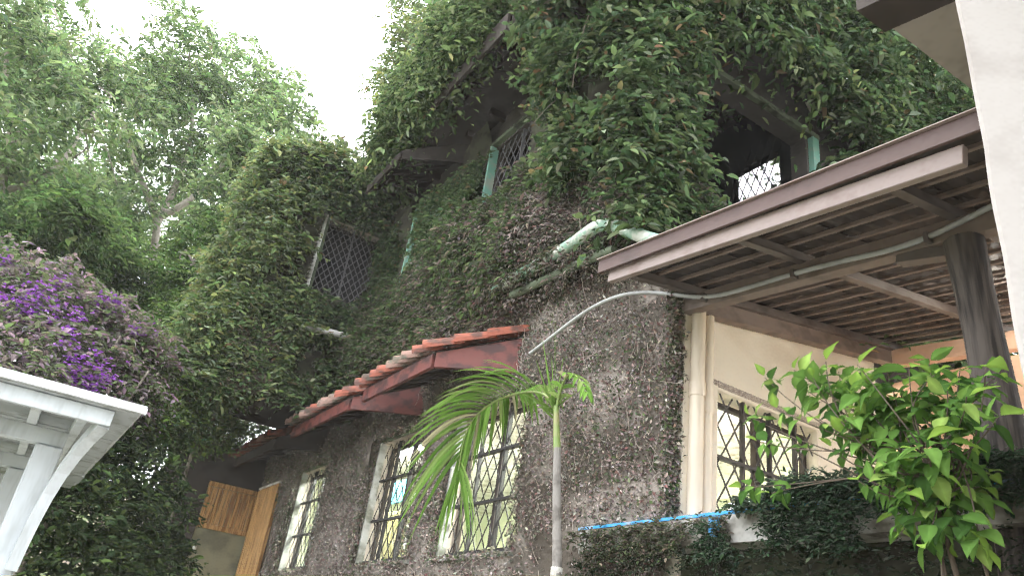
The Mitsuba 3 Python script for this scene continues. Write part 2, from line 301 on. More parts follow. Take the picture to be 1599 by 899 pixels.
add(H + '__wall', [panel_t(4.2, 4.4, 0.2, 10.5, 0.5, 4.5, [(2.3, 2.9, 3.6, 4.1)]), panel_s(10.5, 10.7, -0.0, 4.2, 0.5, 4.5)], 'm_room')
add(H + '__floor', bx(0.0, 10.5, 0.2, 4.2, 1.62, 1.74), 'm_concrete')
add(H + '__ceiling', bx(0.2, 10.5, 0.2, 4.2, 4.40, 4.5), 'm_white')
add(H + '__floor', bx(0.3, 10.5, 0.0, 5.0, 4.505, 4.615), 'm_concrete')
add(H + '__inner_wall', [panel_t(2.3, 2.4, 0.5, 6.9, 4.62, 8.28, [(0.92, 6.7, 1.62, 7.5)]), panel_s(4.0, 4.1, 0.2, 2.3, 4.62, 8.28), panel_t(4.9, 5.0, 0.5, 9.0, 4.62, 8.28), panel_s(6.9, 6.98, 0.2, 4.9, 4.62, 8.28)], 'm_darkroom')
# roof slab with deep dark eaves
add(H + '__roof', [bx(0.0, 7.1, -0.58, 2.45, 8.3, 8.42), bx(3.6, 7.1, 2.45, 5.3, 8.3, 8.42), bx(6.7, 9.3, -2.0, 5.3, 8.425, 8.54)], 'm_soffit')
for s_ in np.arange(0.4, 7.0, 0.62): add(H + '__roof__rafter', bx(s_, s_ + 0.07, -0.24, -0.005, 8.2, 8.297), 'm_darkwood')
# left wing, over the passage
add(H + '__wing_wall', [panel_s(7.0, 7.2, -1.75, 0.0, 4.9, 8.42, [WWING]), panel_t(-1.75, -1.57, 7.2, 9.0, 4.9, 8.42), panel_s(9.0, 9.15, -1.75, 0.2, 4.9, 8.42)], 'm_plaster')
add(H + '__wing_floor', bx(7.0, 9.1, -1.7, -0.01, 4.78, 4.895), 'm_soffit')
add(H + '__wing_wall', [bx(7.9, 7.95, -1.56, -0.01, 4.9, 8.4)], 'm_darkroom')  # near black sheet behind the lattice, standing for the unlit room
# passage end with the plank door
add(H + '__passage_wall', panel_s(10.5, 10.68, -1.75, -0.02, 0.5, 4.55, [(-0.98, 1.6, 0.0, 3.96)]), 'm_soffit')  # wall coloured dark to stand for shade from ivy and roof
add(H + '__passage_roof', [bx(10.2, 11.2, -2.0, -0.05, 4.6, 4.63)], 'm_shedmetal')
add(H + '__passage_roof', [bx(10.2, 11.2, -2.0, -0.05, 4.50, 4.595)], 'm_darkwood')
dk = H + '__door'
add(dk, [bx(10.53, 10.56, -0.978, -0.002, 1.75, 3.958)], 'm_doorpanel', 'plank door with an olive lower panel and round white knob')
nb = 11
for k_ in range(nb):
    y0 = -0.97 + k_ * 0.96 / nb
    add(dk + '__plank', bx(10.505, 10.528, y0 + 0.004, y0 + 0.96 / nb - 0.006, 3.26, 3.86, 0.003), 'm_door')
for z0, z1 in ((3.87, 3.95), (3.17, 3.255)): add(dk + '__rail', bx(10.497, 10.528, -0.975, -0.005, z0, z1, 0.004), 'm_door')
kn = trimesh.creation.icosphere(2, 0.035); kn.apply_translation([10.47, -0.90, 2.83]); add(dk + '__knob', kn, 'm_white', smooth=True)
dl = H + '__door_leaf'
add(dl, bx(9.25, 10.42, -0.10, -0.07, 1.75, 3.97), 'm_door', 'open plank leaf folded back against the passage wall')
for k_ in range(7):
    s_ = 9.25 + k_ * 1.17 / 7
    add(dl + '__plank', bx(s_ + 0.006, s_ + 1.17 / 7 - 0.006, -0.128, -0.103, 1.76, 3.96, 0.004), 'm_door')
add(dl + '__top_rail', bx(9.25, 10.42, -0.13, -0.07, 3.972, 4.0), 'm_white')

# ---- windows: reveal lining, frame, pane and an iron lattice of single bars
def window(rect, plane, c, label, depth=0.10, jamb='m_jamb', head='m_moss', iron='m_iron', cell=0.17, uprights=2, mull=True, rails=(0.34, 0.68), pane=True, barw=0.012, rd=0.05, only_left=False, lat=True):
    a0, z0, a1, z1 = rect; key = numbered(H + '__window')
    def mk(a0, a1, d0, d1, z0, z1): return bx(a0, a1, c + d0, c + d1, z0, z1) if plane == 't' else bx(c + d0, c + d1, a0, a1, z0, z1)
    def P(a, d, z): return np.array([a, c + d, z]) if plane == 't' else np.array([c + d, a, z])
    fw = 0.035
    add(key, [mk(a0 + 0.002, a0 + fw, 0.12, 0.17, z0 + 0.03, z1 - 0.03), mk(a1 - fw, a1 - 0.002, 0.12, 0.17, z0 + 0.03, z1 - 0.03), mk(a0 + fw, a1 - fw, 0.12, 0.17, z0 + 0.03, z0 + 0.03 + fw), mk(a0 + fw, a1 - fw, 0.12, 0.17, z1 - 0.03 - fw, z1 - 0.03)], 'm_darkwood', label)
    add(key + '__jamb', mk(a1 - 0.012, a1 + 0.02, -rd, 0.04, z0 - 0.02, z1 + 0.02), jamb)
    if not only_left: add(key + '__jamb', mk(a0 - 0.05, a0 + 0.028, -0.02, 0.118, z0 - 0.02, z1 + 0.02), jamb)
    add(key + '__sill', mk(a0 - 0.05, a1 + 0.06, -rd - 0.03, 0.115, z0 - 0.06, z0 - 0.002 - 0.02), 'm_jamb')
    add(key + '__head', mk(a0 - 0.04, a1 + 0.05, -rd * 0.9, 0.116, z1 + 0.022, z1 + 0.075), head)
    if mull:
        am = (a0 + a1) / 2; add(key + '__mullion', mk(am - 0.026, am + 0.026, 0.10, 0.155, z0 + 0.08, z1 - 0.08), 'm_darkwood')
    if pane:
        add(key + '__pane', mk(a0 + 0.03, a1 - 0.03, 0.142, 0.1421, z0 + 0.05, z1 - 0.05), 'm_glass')
    # lattice
    d = 0.045
    R = sbox(a0 + 0.03, z0 + 0.0, a1 - 0.03, z1 - 0.0); Wd, Hg = a1 - a0, z1 - z0
    from shapely.geometry import LineString
    if lat:
        st = cell * 1.35
        for sgn in (1, -1):
            q = -Hg * 0.6
            for k_ in np.arange(-20, 40):
                x0 = a0 + k_ * cell
                l = LineString([(x0, z0), (x0 + sgn * Hg / 1.55, z1)]).intersection(R)
                if l.is_empty or l.length < 0.08: continue
                (xa, za), (xb, zb) = l.coords[0], l.coords[-1]
                dd = d + (0.008 if sgn > 0 else -0.008)
                add(key + '__bar', beam(P(xa, dd, za), P(xb, dd, zb), 0.006, barw, up=(P(0, 1, 0) - P(0, 0, 0))[[0, 1, 2]] * 0 + np.array([0, 0, 1.0]) if True else None), iron)
    for k_ in range(uprights):
        am = a0 + (k_ + 1) * Wd / (uprights + 1) + (0.06 if mull else 0)
        add(key + '__bar', mk(am - 0.009, am + 0.009, d - 0.02, d + 0.02, z0, z1), iron)
    for rz in rails: add(key + '__rail', mk(a0 + 0.03, a1 - 0.03, d - 0.024, d + 0.024, z0 + Hg * rz - 0.012, z0 + Hg * rz + 0.012), iron)
    add(key + '__rail', mk(a0 + 0.03, a1 - 0.03, d - 0.022, d + 0.022, z0 + 0.002, z0 + 0.03), iron)
    return key
window(WR, 't', 0, 'barred window behind the young palm frond', uprights=2)
window(WM, 't', 0, 'barred window with a lamp and teal cloth behind it', uprights=2)
window(WL, 't', 0, 'barred window nearest the plank door', uprights=2)
window(U1, 't', 0, 'upper window with worn pale jamb, mostly hidden by leaves', jamb='m_teal', iron='m_greyiron', cell=0.15, uprights=1, mull=False, rd=0.12, pane=False, rails=())
window(U2, 't', 0, 'upper window with teal painted jamb', jamb='m_teal', iron='m_greyiron', cell=0.15, uprights=1, mull=False, rd=0.08, pane=False, rails=())
def window_s(*a, **k): return window(*a, **k)
window(WP, 's', 0, 'barred window in the cream wall of the porch', jamb='m_cream', head='m_batten', uprights=3, rails=(0.5,), rd=0.0, cell=0.185)
window((WWING[0], WWING[1], WWING[2], WWING[3]), 's', 7.0, 'upper left window with grey diamond lattice', jamb='m_moss', iron='m_greyiron', cell=0.105, uprights=1, mull=False, rd=0.02, pane=False, rails=(), barw=0.014)
add(H + '__window_006__pale_jamb', bx(6.93, 7.05, -1.16, -1.11, 6.41, 7.76), 'm_white')
# balcony-like opening on the side: lintel, teal post, lattice far inside
add(H + '__opening_lintel', bx(0.24, 0.297, 0.3, 2.1, 7.125, 7.19), 'm_moss')
add(H + '__opening_post', bx(0.235, 0.298, 1.98, 2.08, 5.6, 7.118), 'm_teal')
for k_ in range(9):
    for sg in (1, -1):
        x0 = 0.8 + k_ * 0.13
        p0, p1 = np.array([x0, 2.28 + 0.01 * sg, 6.55]), np.array([x0 + sg * 0.55, 2.28 + 0.01 * sg, 7.75])
        if 0.75 <= p1[0] <= 1.75: add(H + '__opening__bar', beam(p0, p1, 0.006, 0.016), 'm_iron')

# ---- stepped tile canopies over the windows
def half_tile(L, r0, r1, th=0.013, n=7):
    a = np.linspace(0, np.pi, n + 1); rows = []
    for y, r in ((0, r0), (L, r1)):
        for rr in (r, r - th): rows.append(np.stack([np.cos(a) * rr, a * 0 + y, np.sin(a) * rr * 0.95], 1))
    v = np.vstack(rows); m = n + 1; f = []
    for k_ in range(n):
        o0, i0, o1, i1 = k_, m + k_, 2 * m + k_, 3 * m + k_
        for q in ((o0, o1, o1 + 1, o0 + 1), (i0, i0 + 1, i1 + 1, i1), (o0, o0 + 1, i0 + 1, i0), (o1, i1, i1 + 1, o1 + 1)): f += [[q[0], q[1], q[2]], [q[0], q[2], q[3]]]
    for e in (0, n): f += [[e, m + e, 3 * m + e], [e, 3 * m + e, 2 * m + e]]
    return trimesh.Trimesh(v, np.array(f), process=False)
SHEAR = np.array([-0.62, 0.74])
def canopy(sB, sA, tout, zf, label, wood='m_redwood', rise=0.30, tiles=True, kind='tile_canopy', hb=0.15, C=None):
    key = numbered(H + '__' + kind); sh = (SHEAR / SHEAR[1]) * (-tout) if C is None else np.array([C - sB, -tout])
    B0, A0 = np.array([sB, tout, zf]), np.array([sA, tout, zf]); C0 = B0 + [sh[0], sh[1] - 0.02, 0]; D0 = A0 + [sh[0], sh[1] - 0.02, 0]
    up = lambda p, h: p + np.array([0, 0, h])
    add(key, beam(up(A0, hb / 2), up(B0, hb / 2), 0.045, hb, ch=0.006), wood, label)          # front board
    # side board whose top follows the pitch
    d = norm(C0 - B0); n2 = np.array([-d[1], d[0], 0]) * 0.022
    poly = [B0 + d * 0.03, C0, up(C0, rise + hb * 0.75), up(B0 + d * 0.03, hb)]
    arch = [B0 + d * 0.03] + [B0 + (C0 - B0) * u + np.array([0, 0, 0.008 * math.sin(math.pi * u)]) for u in np.linspace(0.1, 0.9, 6)] + [C0, up(C0, rise + hb * 0.6), up(B0 + d * 0.03, hb)]
    L2 = [(np.dot(p - B0, d), p[2] - zf) for p in arch]
    m = trimesh.creation.extrude_polygon(Polygon(L2), 0.045, engine='earcut'); v = np.array(m.vertices)
    m.vertices = B0 + v[:, :1] * d + v[:, 1:2] * np.array([0, 0, 1.0]) + (v[:, 2:] - 0.045) * np.array([-d[1], d[0], 0]) * -1
    m.fix_normals(); add(key + '__side_board', m, wood)
    # under-structure
    for u in np.linspace(0.12, 1.0, 5):
        p = B0 + (A0 - B0) * u; add(key + '__rafter', beam(up(p, hb * 0.8) + [0, 0.02, 0], up(p + [sh[0], sh[1] - 0.04, 0], rise + hb * 0.55), 0.05, 0.08), 'm_darkwood')
    # deck
    z0, z1 = hb + 0.01, rise + hb * 0.8
    q = [up(A0, z0), up(B0, z0), up(C0, z1), up(D0, z1)]; q = np.array(q + [p + np.array([0, 0, 0.018]) for p in q])
    add(key + '__deck', trimesh.convex.convex_hull(q), 'm_darkwood')
    if not tiles: return key
    sl = (C0 + [0, 0, z1]) - (B0 + [0, 0, z0]); Ls = np.linalg.norm(sl); sl = sl / Ls
    ncol = max(2, int(round((sA - sB + 0.1) / 0.215))); xs = np.array([1.0, 0, 0]); nrm = np.cross(xs, sl); nrm = nrm if nrm[2] > 0 else -nrm
    nr = 3
    for cidx in range(ncol + 1):
        for r_ in range(nr):
            base = B0 + [0, 0, z0 + 0.02] + xs * (cidx * (sA - sB) / ncol - 0.03) + sl * (r_ * Ls / nr - 0.12 + RNG.normal(0, 0.012)) + nrm * (0.012 + 0.004 * (r_ % 2) + 0.022)
            tl = half_tile(Ls / nr + 0.09, 0.108, 0.088); v = np.array(tl.vertices)
            t2 = sl + nrm * (-0.055 + RNG.normal(0, 0.012)) + xs * RNG.normal(0, 0.015); t2 /= np.linalg.norm(t2)
            x2 = norm(xs - t2 * (xs @ t2)); n2 = np.cross(x2, t2); n2 = n2 if n2[2] > 0 else -n2
            tl.vertices = base + v[:, :1] * x2 + v[:, 1:2] * t2 + v[:, 2:] * n2
            tl.fix_normals()
            add(key + '__tile', tl, ['m_tile', 'm_tile_b', 'm_tile', 'm_tile_c'][int(RNG.integers(4))] if cidx else 'm_tile')
    return key
canopy(2.73, 4.45, -0.74, 4.2, 'red tile canopy nearest the palm')
canopy(4.90, 7.05, -0.73, 4.2, 'red tile canopy over the middle window')
canopy(7.92, 10.2, -0.70, 4.2, 'tile canopy with dark boards in front of the plank door', wood='m_darkwood')  # boards darker than on the other tile canopies
# upper hoods, old timber
canopy(5.05, 6.25, -0.80, 7.98, 'dark timber hood over the upper window', wood='m_soffit', rise=0.26, tiles=False, kind='window_hood', C=4.45)
canopy(1.99, 3.9, -0.95, 8.02, 'dark timber hood below the roof edge', wood='m_soffit', rise=0.22, tiles=False, kind='window_hood', hb=0.3, C=1.55)

# ---- things inside the lower room
lp = EYE + ray(632, 702) * ((4.33 - 1.6) / ray(632, 702)[2]); lp = loc(lp)
lk = 'ceiling_lamp'; tag(lk, 'bright white ceiling lamp seen through the middle barred window', 'lamp')
add(lk + '__housing', bx(lp[0] - 0.6, lp[0] + 0.6, lp[1] - 0.12, lp[1] + 0.12, 4.34, 4.395), 'm_white')
m = bx(lp[0] - 0.58, lp[0] + 0.58, lp[1] - 0.10, lp[1] + 0.10, 4.29, 4.335)
scene[lk + '__diffuser'] = mikit.ply(trimesh.Trimesh(w(m.vertices), m.faces[:, ::-1], process=False), 'm_white', emitter={'type': 'area', 'radiance': {'type': 'rgb', 'value': [30.0, 32.5, 28.0]}})
l2 = 'ceiling_lamp_001'; tag(l2, 'white ceiling lamp inferred from the glow in the porch window', 'lamp')  # lamp itself unseen, inferred from the glow behind the porch window
c2 = loc(EYE + ray(1262, 700) * ((4.33 - 1.6) / ray(1262, 700)[2])) if False else np.array([1.6, 1.5, 0])
add(l2 + '__housing', bx(c2[0] - 0.6, c2[0] + 0.6, c2[1] - 0.12, c2[1] + 0.12, 4.34, 4.395), 'm_white')
m = bx(c2[0] - 0.58, c2[0] + 0.58, c2[1] - 0.10, c2[1] + 0.10, 4.29, 4.335)
scene[l2 + '__diffuser'] = mikit.ply(trimesh.Trimesh(w(m.vertices), m.faces[:, ::-1], process=False), 'm_white', emitter={'type': 'area', 'radiance': {'type': 'rgb', 'value': [17.0, 18.5, 16.0]}})
ct, cb = onT(618, 752, 0.95), onT(612, 786, 0.95)
cl = [bx(ct[0] - 0.5 + k_ * 0.06, ct[0] - 0.5 + k_ * 0.06 + 0.062, 0.95 + 0.02 * (k_ % 2), 0.97 + 0.02 * (k_ % 2), cb[2], ct[2]) for k_ in range(16)]
add('hanging_cloth', cl, 'm_teal_cloth', 'teal cloth hanging inside the middle barred window', 'cloth')
c = onT(606, 800, 0.8)
ck = add('cupboard', bx(c[0] - 0.55, c[0] + 0.4, 0.8, 0.93, 1.75, c[2], 0.01), 'm_yellow', 'olive yellow cupboard standing inside the middle barred window', 'cupboard')
add(ck + '__door', bx(c[0] - 0.52, c[0] - 0.09, 0.78, 0.797, 1.85, c[2] - 0.04, 0.004), 'm_yellow'); add(ck + '__door', bx(c[0] - 0.07, c[0] + 0.37, 0.78, 0.797, 1.85, c[2] - 0.04, 0.004), 'm_yellow')

# ================================================================== PORCH
def zr(s, t): return 4.33 + 0.16 * t + 0.107 * s
PK = 'porch'; tag(PK, 'open porch with brown sheet roof on a dark log post beside the cream wall', 'porch')
def slope_bar(s0, t0, s1, t1, wd, h0, h1):
    """a bar under the roof from (s0,t0) to (s1,t1), its underside h0 and top h1 above the rafter line"""
    p, q = np.array([s0, t0, zr(s0, t0) + (h0 + h1) / 2]), np.array([s1, t1, zr(s1, t1) + (h0 + h1) / 2]); return beam(p, q, wd, h1 - h0, ch=0.003)
add(PK + '__beam', slope_bar(0.0, -0.0, -2.62, 0.0, 0.09, -0.13, -0.003), 'm_batten')
add(PK + '__beam', slope_bar(-0.06, 0.05, -0.06, 2.5, 0.09, -0.13, -0.003), 'm_batten')
add(PK + '__beam', slope_bar(0.0, 2.52, -2.62, 2.52, 0.09, -0.16, -0.003), 'm_peach')
for s_ in (-0.12, -1.08, -2.05): add(PK + '__rafter', slope_bar(s_, -0.75, s_, 2.6, 0.055, -0.005, 0.058), 'm_steel')
for t_ in np.arange(-0.62, 2.6, 0.2): add(PK + '__batten', slope_bar(0.02, t_, -2.6, t_, 0.026, 0.06, 0.085), 'm_batten')
# profiled roof sheets, each its own
def sheet(s0, s1, k_):
    n = 13; ss = np.linspace(s0, s1, n); tt = np.array([-0.81, 0.3, 1.5, 2.75]); v, f = [], []
    for lay in (0, 0.004):
        for i_, s_ in enumerate(ss):
            for t_ in tt: v.append([s_, t_, zr(s_, t_) + 0.087 + lay + 0.018 * (i_ % 2) + 0.003 * k_])
    m_ = n * 4
    for i_ in range(n - 1):
        for j_ in range(3):
            a_ = i_ * 4 + j_; f += [[a_, a_ + 4, a_ + 5], [a_, a_ + 5, a_ + 1], [m_ + a_, m_ + a_ + 5, m_ + a_ + 4], [m_ + a_, m_ + a_ + 1, m_ + a_ + 5]]
        for j_ in (0, 3):
            a_ = i_ * 4 + j_; f += [[a_, m_ + a_ + 4, a_ + 4], [a_, m_ + a_, m_ + a_ + 4]]
    return trimesh.Trimesh(np.array(v), np.array(f), process=False)
for k_, (a0, a1) in enumerate(((0.0, -0.72), (-0.68, -1.42), (-1.38, -2.1), (-2.06, -2.68))): add(PK + '__roof_sheet', sheet(a0, a1, k_), 'm_sheet')
f0, f1 = onT(938, 412, -0.82), onT(1512, 188, -0.82)
def zline(s): return f0[2] + (f1[2] - f0[2]) * (s - f0[0]) / (f1[0] - f0[0])
L0 = np.array([0.03, -0.83, zline(0.03)]); L1 = np.array([-2.78, -0.83, zline(-2.78)])
add(PK + '__drip_edge', beam(L0 - [0, 0, 0.038], L1 - [0, 0, 0.038], 0.02, 0.10, ch=0.003), 'm_driplip')
add(PK + '__drip_edge__lip', beam(L0 + [0, -0.0, 0.017], L1 + [0, -0.0, 0.017], 0.06, 0.006), 'm_fascia')
add(PK + '__fascia', beam(L0 - [0.07, -0.055, 0.115], L1 - [-0.29, -0.055, 0.115], 0.045, 0.10, ch=0.004), 'm_fascia')
pp = []
zz = np.linspace(1.5, 3.97, 10); c0 = onT(1530, 520, -0.02); c1 = onT(1565, 750, -0.02)
px_, py_ = -2.07, 0.0
pt = np.stack([px_ + 0.02 * np.sin(zz * 1.7), py_ + 0.015 * np.cos(zz * 2.1), zz], 1)
add(PK + '__post', tube(pt, 0.095 + 0.006 * np.sin(zz * 5), 14), 'm_log', 'dark round log post', smooth=50)
add(PK + '__post__bracket', beam([-2.0, 0, 3.93], [-1.7, 0.0, 4.0], 0.08, 0.06), 'm_steel')
# floor, low parapet with a blue painted rim
add(PK + '__floor', bx(-2.9, 0.0, -0.02, 2.6, 1.62, 1.74), 'm_concrete')
add(PK + '__parapet', bx(-2.9, 0.86, -0.16, 0.125, 2.465, 2.63), 'm_parapet', 'low white parapet with worn blue rim')
add(PK + '__base_wall', bx(-2.9, 0.0, 0.03, 0.12, 1.0, 2.46), 'm_shade_litter')  # wall under the parapet coloured dark to stand for the shaded recess
add(PK + '__parapet__rim', bx(-2.9, 0.88, -0.165, 0.13, 2.632, 2.652), 'm_blue')
add(PK + '__parapet__paint_run', bx(-0.52, -0.42, -0.165, -0.161, 2.49, 2.63), 'm_blue')
# far end wall of the porch, peach, with a barred opening to the daylight
add(PK + '__end_wall', panel_t(2.6, 2.75, -2.6, 0.2, 1.6, 4.45, [(-1.35, 2.75, -0.35, 3.72)]), 'm_peach')
for k_ in range(6): add(PK + '__end_wall__bar', bx(-1.35, -0.35, 2.64, 2.66, 2.85 + k_ * 0.15, 2.875 + k_ * 0.15), 'm_white')
for s_ in (-1.05, -0.7): add(PK + '__end_wall__bar', bx(s_, s_ + 0.025, 2.661, 2.681, 2.75, 3.72), 'm_iron')

lk = 'porch_lamp'; tag(lk, 'tube lamp under the porch roof behind the log post', 'lamp')
lq = np.array([-1.75, 1.75, zr(-1.75, 1.75) - 0.02])
add(lk + '__housing', bx(lq[0] - 0.45, lq[0] + 0.18, lq[1] - 0.05, lq[1] + 0.05, lq[2] - 0.03, lq[2] + 0.0), 'm_white')
m = tube(np.array([[lq[0] - 0.42, lq[1], lq[2] - 0.06], [lq[0] + 0.15, lq[1], lq[2] - 0.06]]), 0.02, 10)
scene[lk + '__tube'] = mikit.ply(trimesh.Trimesh(w(m.vertices), m.faces, process=False), 'm_white', emitter={'type': 'area', 'radiance': {'type': 'rgb', 'value': [17.0, 16.2, 14.2]}})
# ---- pipes
def ppx(pts, t): return np.array([onT(x, y, t if np.isscalar(t) else t[i_]) for i_, (x, y) in enumerate(pts)])
dz = np.linspace(2.652, 4.22, 4)
for i_, (t_, r_, nm) in enumerate(((0.075, 0.054, 'thicker cream drainpipe at the house corner beside the creeper'), (0.18, 0.042, 'thinner cream drainpipe next to the porch window'))):
    k1 = add('drainpipe', tube(np.stack([dz * 0 - 0.06, dz * 0 + t_, dz], 1), r_, 16), 'm_pvc', nm, 'drainpipe', smooth=40)
    add(k1 + '__collar', tube(np.array([[-0.06, t_, 3.55 - i_ * 0.1], [-0.06, t_, 3.65 - i_ * 0.1]]), r_ + 0.008, 16), 'm_pvc', smooth=40)
gp = ppx([(770, 458), (850, 408), (915, 366), (935, 353), (955, 352), (985, 362), (1030, 378)], [-0.34, -0.38, -0.42, -0.44, -0.45, -0.45, -0.42])
k1 = add('drain_pipe', tube(spline(gp, 24), 0.055, 14), 'm_greenpipe', 'peeling green and white pipe bending over the creeper above the porch eave', 'pipe', smooth=40)
add('drain_pipe', tube(spline(ppx([(800, 462), (850, 438), (915, 408), (960, 390)], -0.30), 8), 0.04, 12), 'm_moss', 'thin mossy pipe under the peeling green pipe', 'pipe', smooth=40)
wp = np.array([onS(x, y, 6.48) for x, y in ((470, 511), (500, 516), (550, 527))])
k1 = add('drain_pipe', tube(wp, 0.045, 12), 'm_jamb', 'short white pipe stub below the diamond lattice window', 'pipe', smooth=40)
add(k1 + '__collar', tube(wp[1] + (wp[2] - wp[1]) * np.array([[0.28], [0.5]]), 0.055, 12), 'm_jamb', smooth=40)
cp = ppx([(828, 552), (870, 520), (920, 484), (985, 459), (1040, 459), (1100, 464), (1160, 452), (1240, 428), (1330, 405), (1400, 388), (1460, 366), (1530, 332), (1600, 300)], [-0.32, -0.3, -0.28, -0.24, -0.16, -0.085] + [-0.075] * 7)
ck = add('cable_conduit', tube(spline(cp, 60), 0.016, 10), 'm_conduit', 'long grey cable conduit sagging from the tile canopy along the porch beam', 'conduit', smooth=40)
for x, y in ((1100, 464), (1240, 428), (1449, 371)):
    q = onT(x, y, -0.075); add(ck + '__clip', bx(q[0] - 0.012, q[0] + 0.012, -0.10, -0.046, q[2] - 0.03, q[2] + 0.026), 'm_steel')

# ================================================================== NEIGHBOURING BUILDING (near right)
NB = 'neighbouring_building'; tag(NB, 'close pale rendered building corner with a dark eave along the right edge', 'building')
e = atD(1546, 320, 2.2); az = math.atan2(e[0], e[1]); dR = np.array([math.cos(math.radians(-12)), math.sin(math.radians(-12)), 0]); dB = np.array([math.sin(math.radians(52)), math.cos(math.radians(52)), 0])
# corner column with a chipped edge: a sheet of rings round the corner
zs = np.linspace(-0.05, 5.2, 150); prof = []
for z_ in zs:
    ch = 0.008 * (2 * meshkit.noise(np.array([[z_ * 5.0, 1.3, 0.7]]), 3)[0] - 1) + 0.020 * max(0, meshkit.noise(np.array([[z_ * 2.2, 4.3, 0.7]]), 9)[0] - 0.62) * 2
    r_ = 0.02 + max(0, ch)
    c_ = e + dR * (ch + 0.0)
    pts = [c_ + dB * 1.6 + dR * 0.3, c_ + dB * r_ + dR * 0.004, c_ + dB * r_ * 0.4 + dR * r_ * 0.3, c_ + dR * r_, c_ + dR * 0.2, e + dR * 3.0, e + dR * 3.0 + dB * 1.6]
    prof.append(np.array([[p[0], p[1], z_] for p in pts]))
V = np.concatenate(prof); m_ = 7; ff = []
for i_ in range(len(zs) - 1):
    for j_ in range(m_):
        a_, b_ = i_ * m_ + j_, i_ * m_ + (j_ + 1) % m_; ff += [[a_, b_, b_ + m_], [a_, b_ + m_, a_ + m_]]
add(NB + '__wall', (V, np.array(ff)), 'm_neighbour', world=True)
# eave: dark edge board and pale soffit, jutting out past the corner
z_e = 4.05
q0 = EYE + ray(1338, 12) * ((z_e - 1.6) / ray(1338, 12)[2]); q1 = EYE + ray(1492, 130) * ((z_e - 1.6) / ray(1492, 130)[2])
ed = norm((q1 - q0) * [1, 1, 0]); en = np.array([ed[1], -ed[0], 0.0])      # en points right / towards the building
if en[0] < 0: en = -en
def slab(c0, d1, d2, z0, z1):
    q = np.array([c0, c0 + d1, c0 + d1 + d2, c0 + d2]); return trimesh.convex.convex_hull(np.vstack([np.c_[q[:, :2], np.full(4, z0)], np.c_[q[:, :2], np.full(4, z1)]]))
back = q0 - ed * 0.0
qq = EYE + ray(1490, -60) * ((z_e - 1.6) / ray(1490, -60)[2])
e2 = norm((qq - q0) * [1, 1, 0])
add(NB + '__soffit', slab(q0 + e2 * 0.02 + ed * 0.1, ed * 1.6, e2 * 2.4, z_e, z_e + 0.03), 'm_concrete', world=True)
add(NB + '__eave_board', slab(q0, ed * 0.17, e2 * 2.4, z_e - 0.02, z_e + 0.12), 'm_darkwood', world=True)
add(NB + '__roof', slab(q0 - ed * 0.05, ed * 1.75, e2 * 2.4, z_e + 0.123, z_e + 0.15), 'm_sheet', world=True)

# ================================================================== SHED (left)
SK = 'garden_shelter'; tag(SK, 'low white painted timber shelter with sheet roof at the left edge', 'shelter')
s0, t0, z0 = 0.62, -3.31, 2.57
tl = -5.4
add(SK + '__roof_edge', bx(s0 - 0.03, s0 + 0.0, tl, t0 + 0.02, z0 + 0.005, z0 + 0.035), 'm_shedmetal')
for k_ in range(8):
    a0 = s0 + k_ * 0.45; add(SK + '__roof_board', bx(a0 + 0.003, a0 + 0.446, tl, t0 - 0.005 + RNG.normal(0, 0.01), z0 + 0.0 + 0.003 * (k_ % 2), z0 + 0.022 + 0.003 * (k_ % 2)), 'm_shedroof')
add(SK + '__roof_sheet', bx(s0 - 0.02, s0 + 3.62, tl, t0 + 0.015, z0 + 0.036, z0 + 0.05), 'm_shedmetal')
add(SK + '__fascia', bx(s0 + 0.05, s0 + 0.085, tl, t0 - 0.12, z0 - 0.085, z0 - 0.003, 0.003), 'm_shed')
for t_ in (-3.56, -3.78, -4.2, -4.7): add(SK + '__rafter', bx(s0 + 0.09, s0 + 3.4, t_ - 0.025, t_ + 0.025, z0 - 0.07, z0 - 0.003, 0.003), 'm_shed')
for s_ in (1.25, 2.45, 3.6): add(SK + '__beam', bx(s_ - 0.045, s_ + 0.045, tl, -3.58, z0 - 0.16, z0 - 0.072, 0.004), 'm_shed')
def post(s_, t_, wd=0.14): add(SK + '__post', bx(s_ - wd / 2, s_ + wd / 2, t_ - wd / 2, t_ + wd / 2, 0.0, z0 - 0.165, 0.008), 'm_shed')
post(1.25, -3.65); post(2.45, -3.75); post(1.25, -5.2); post(3.6, -3.75)
bp = np.array([[1.14, -3.60, 1.75], [1.12, -3.585, 2.0], [1.05, -3.55, 2.25], [0.88, -3.50, 2.42], [0.72, -3.46, 2.50]])
bp = spline(bp, 8)
for i_ in range(7): pass
bm = trimesh.util.concatenate([beam(bp[i_], bp[i_ + 1] + (bp[i_ + 1] - bp[i_]) * 0.12, 0.07, 0.06, up=(0, 1, 0.01)) for i_ in range(7)])
add(SK + '__brace', bm, 'm_shed')

# ================================================================== PLANTS ON THE HOUSE
def inrect(s, z, r, g=0.0): return (s > r[0] - g) & (s < r[2] + g) & (z > r[1] - g) & (z < r[3] + g)
rng = np.random.default_rng(11)
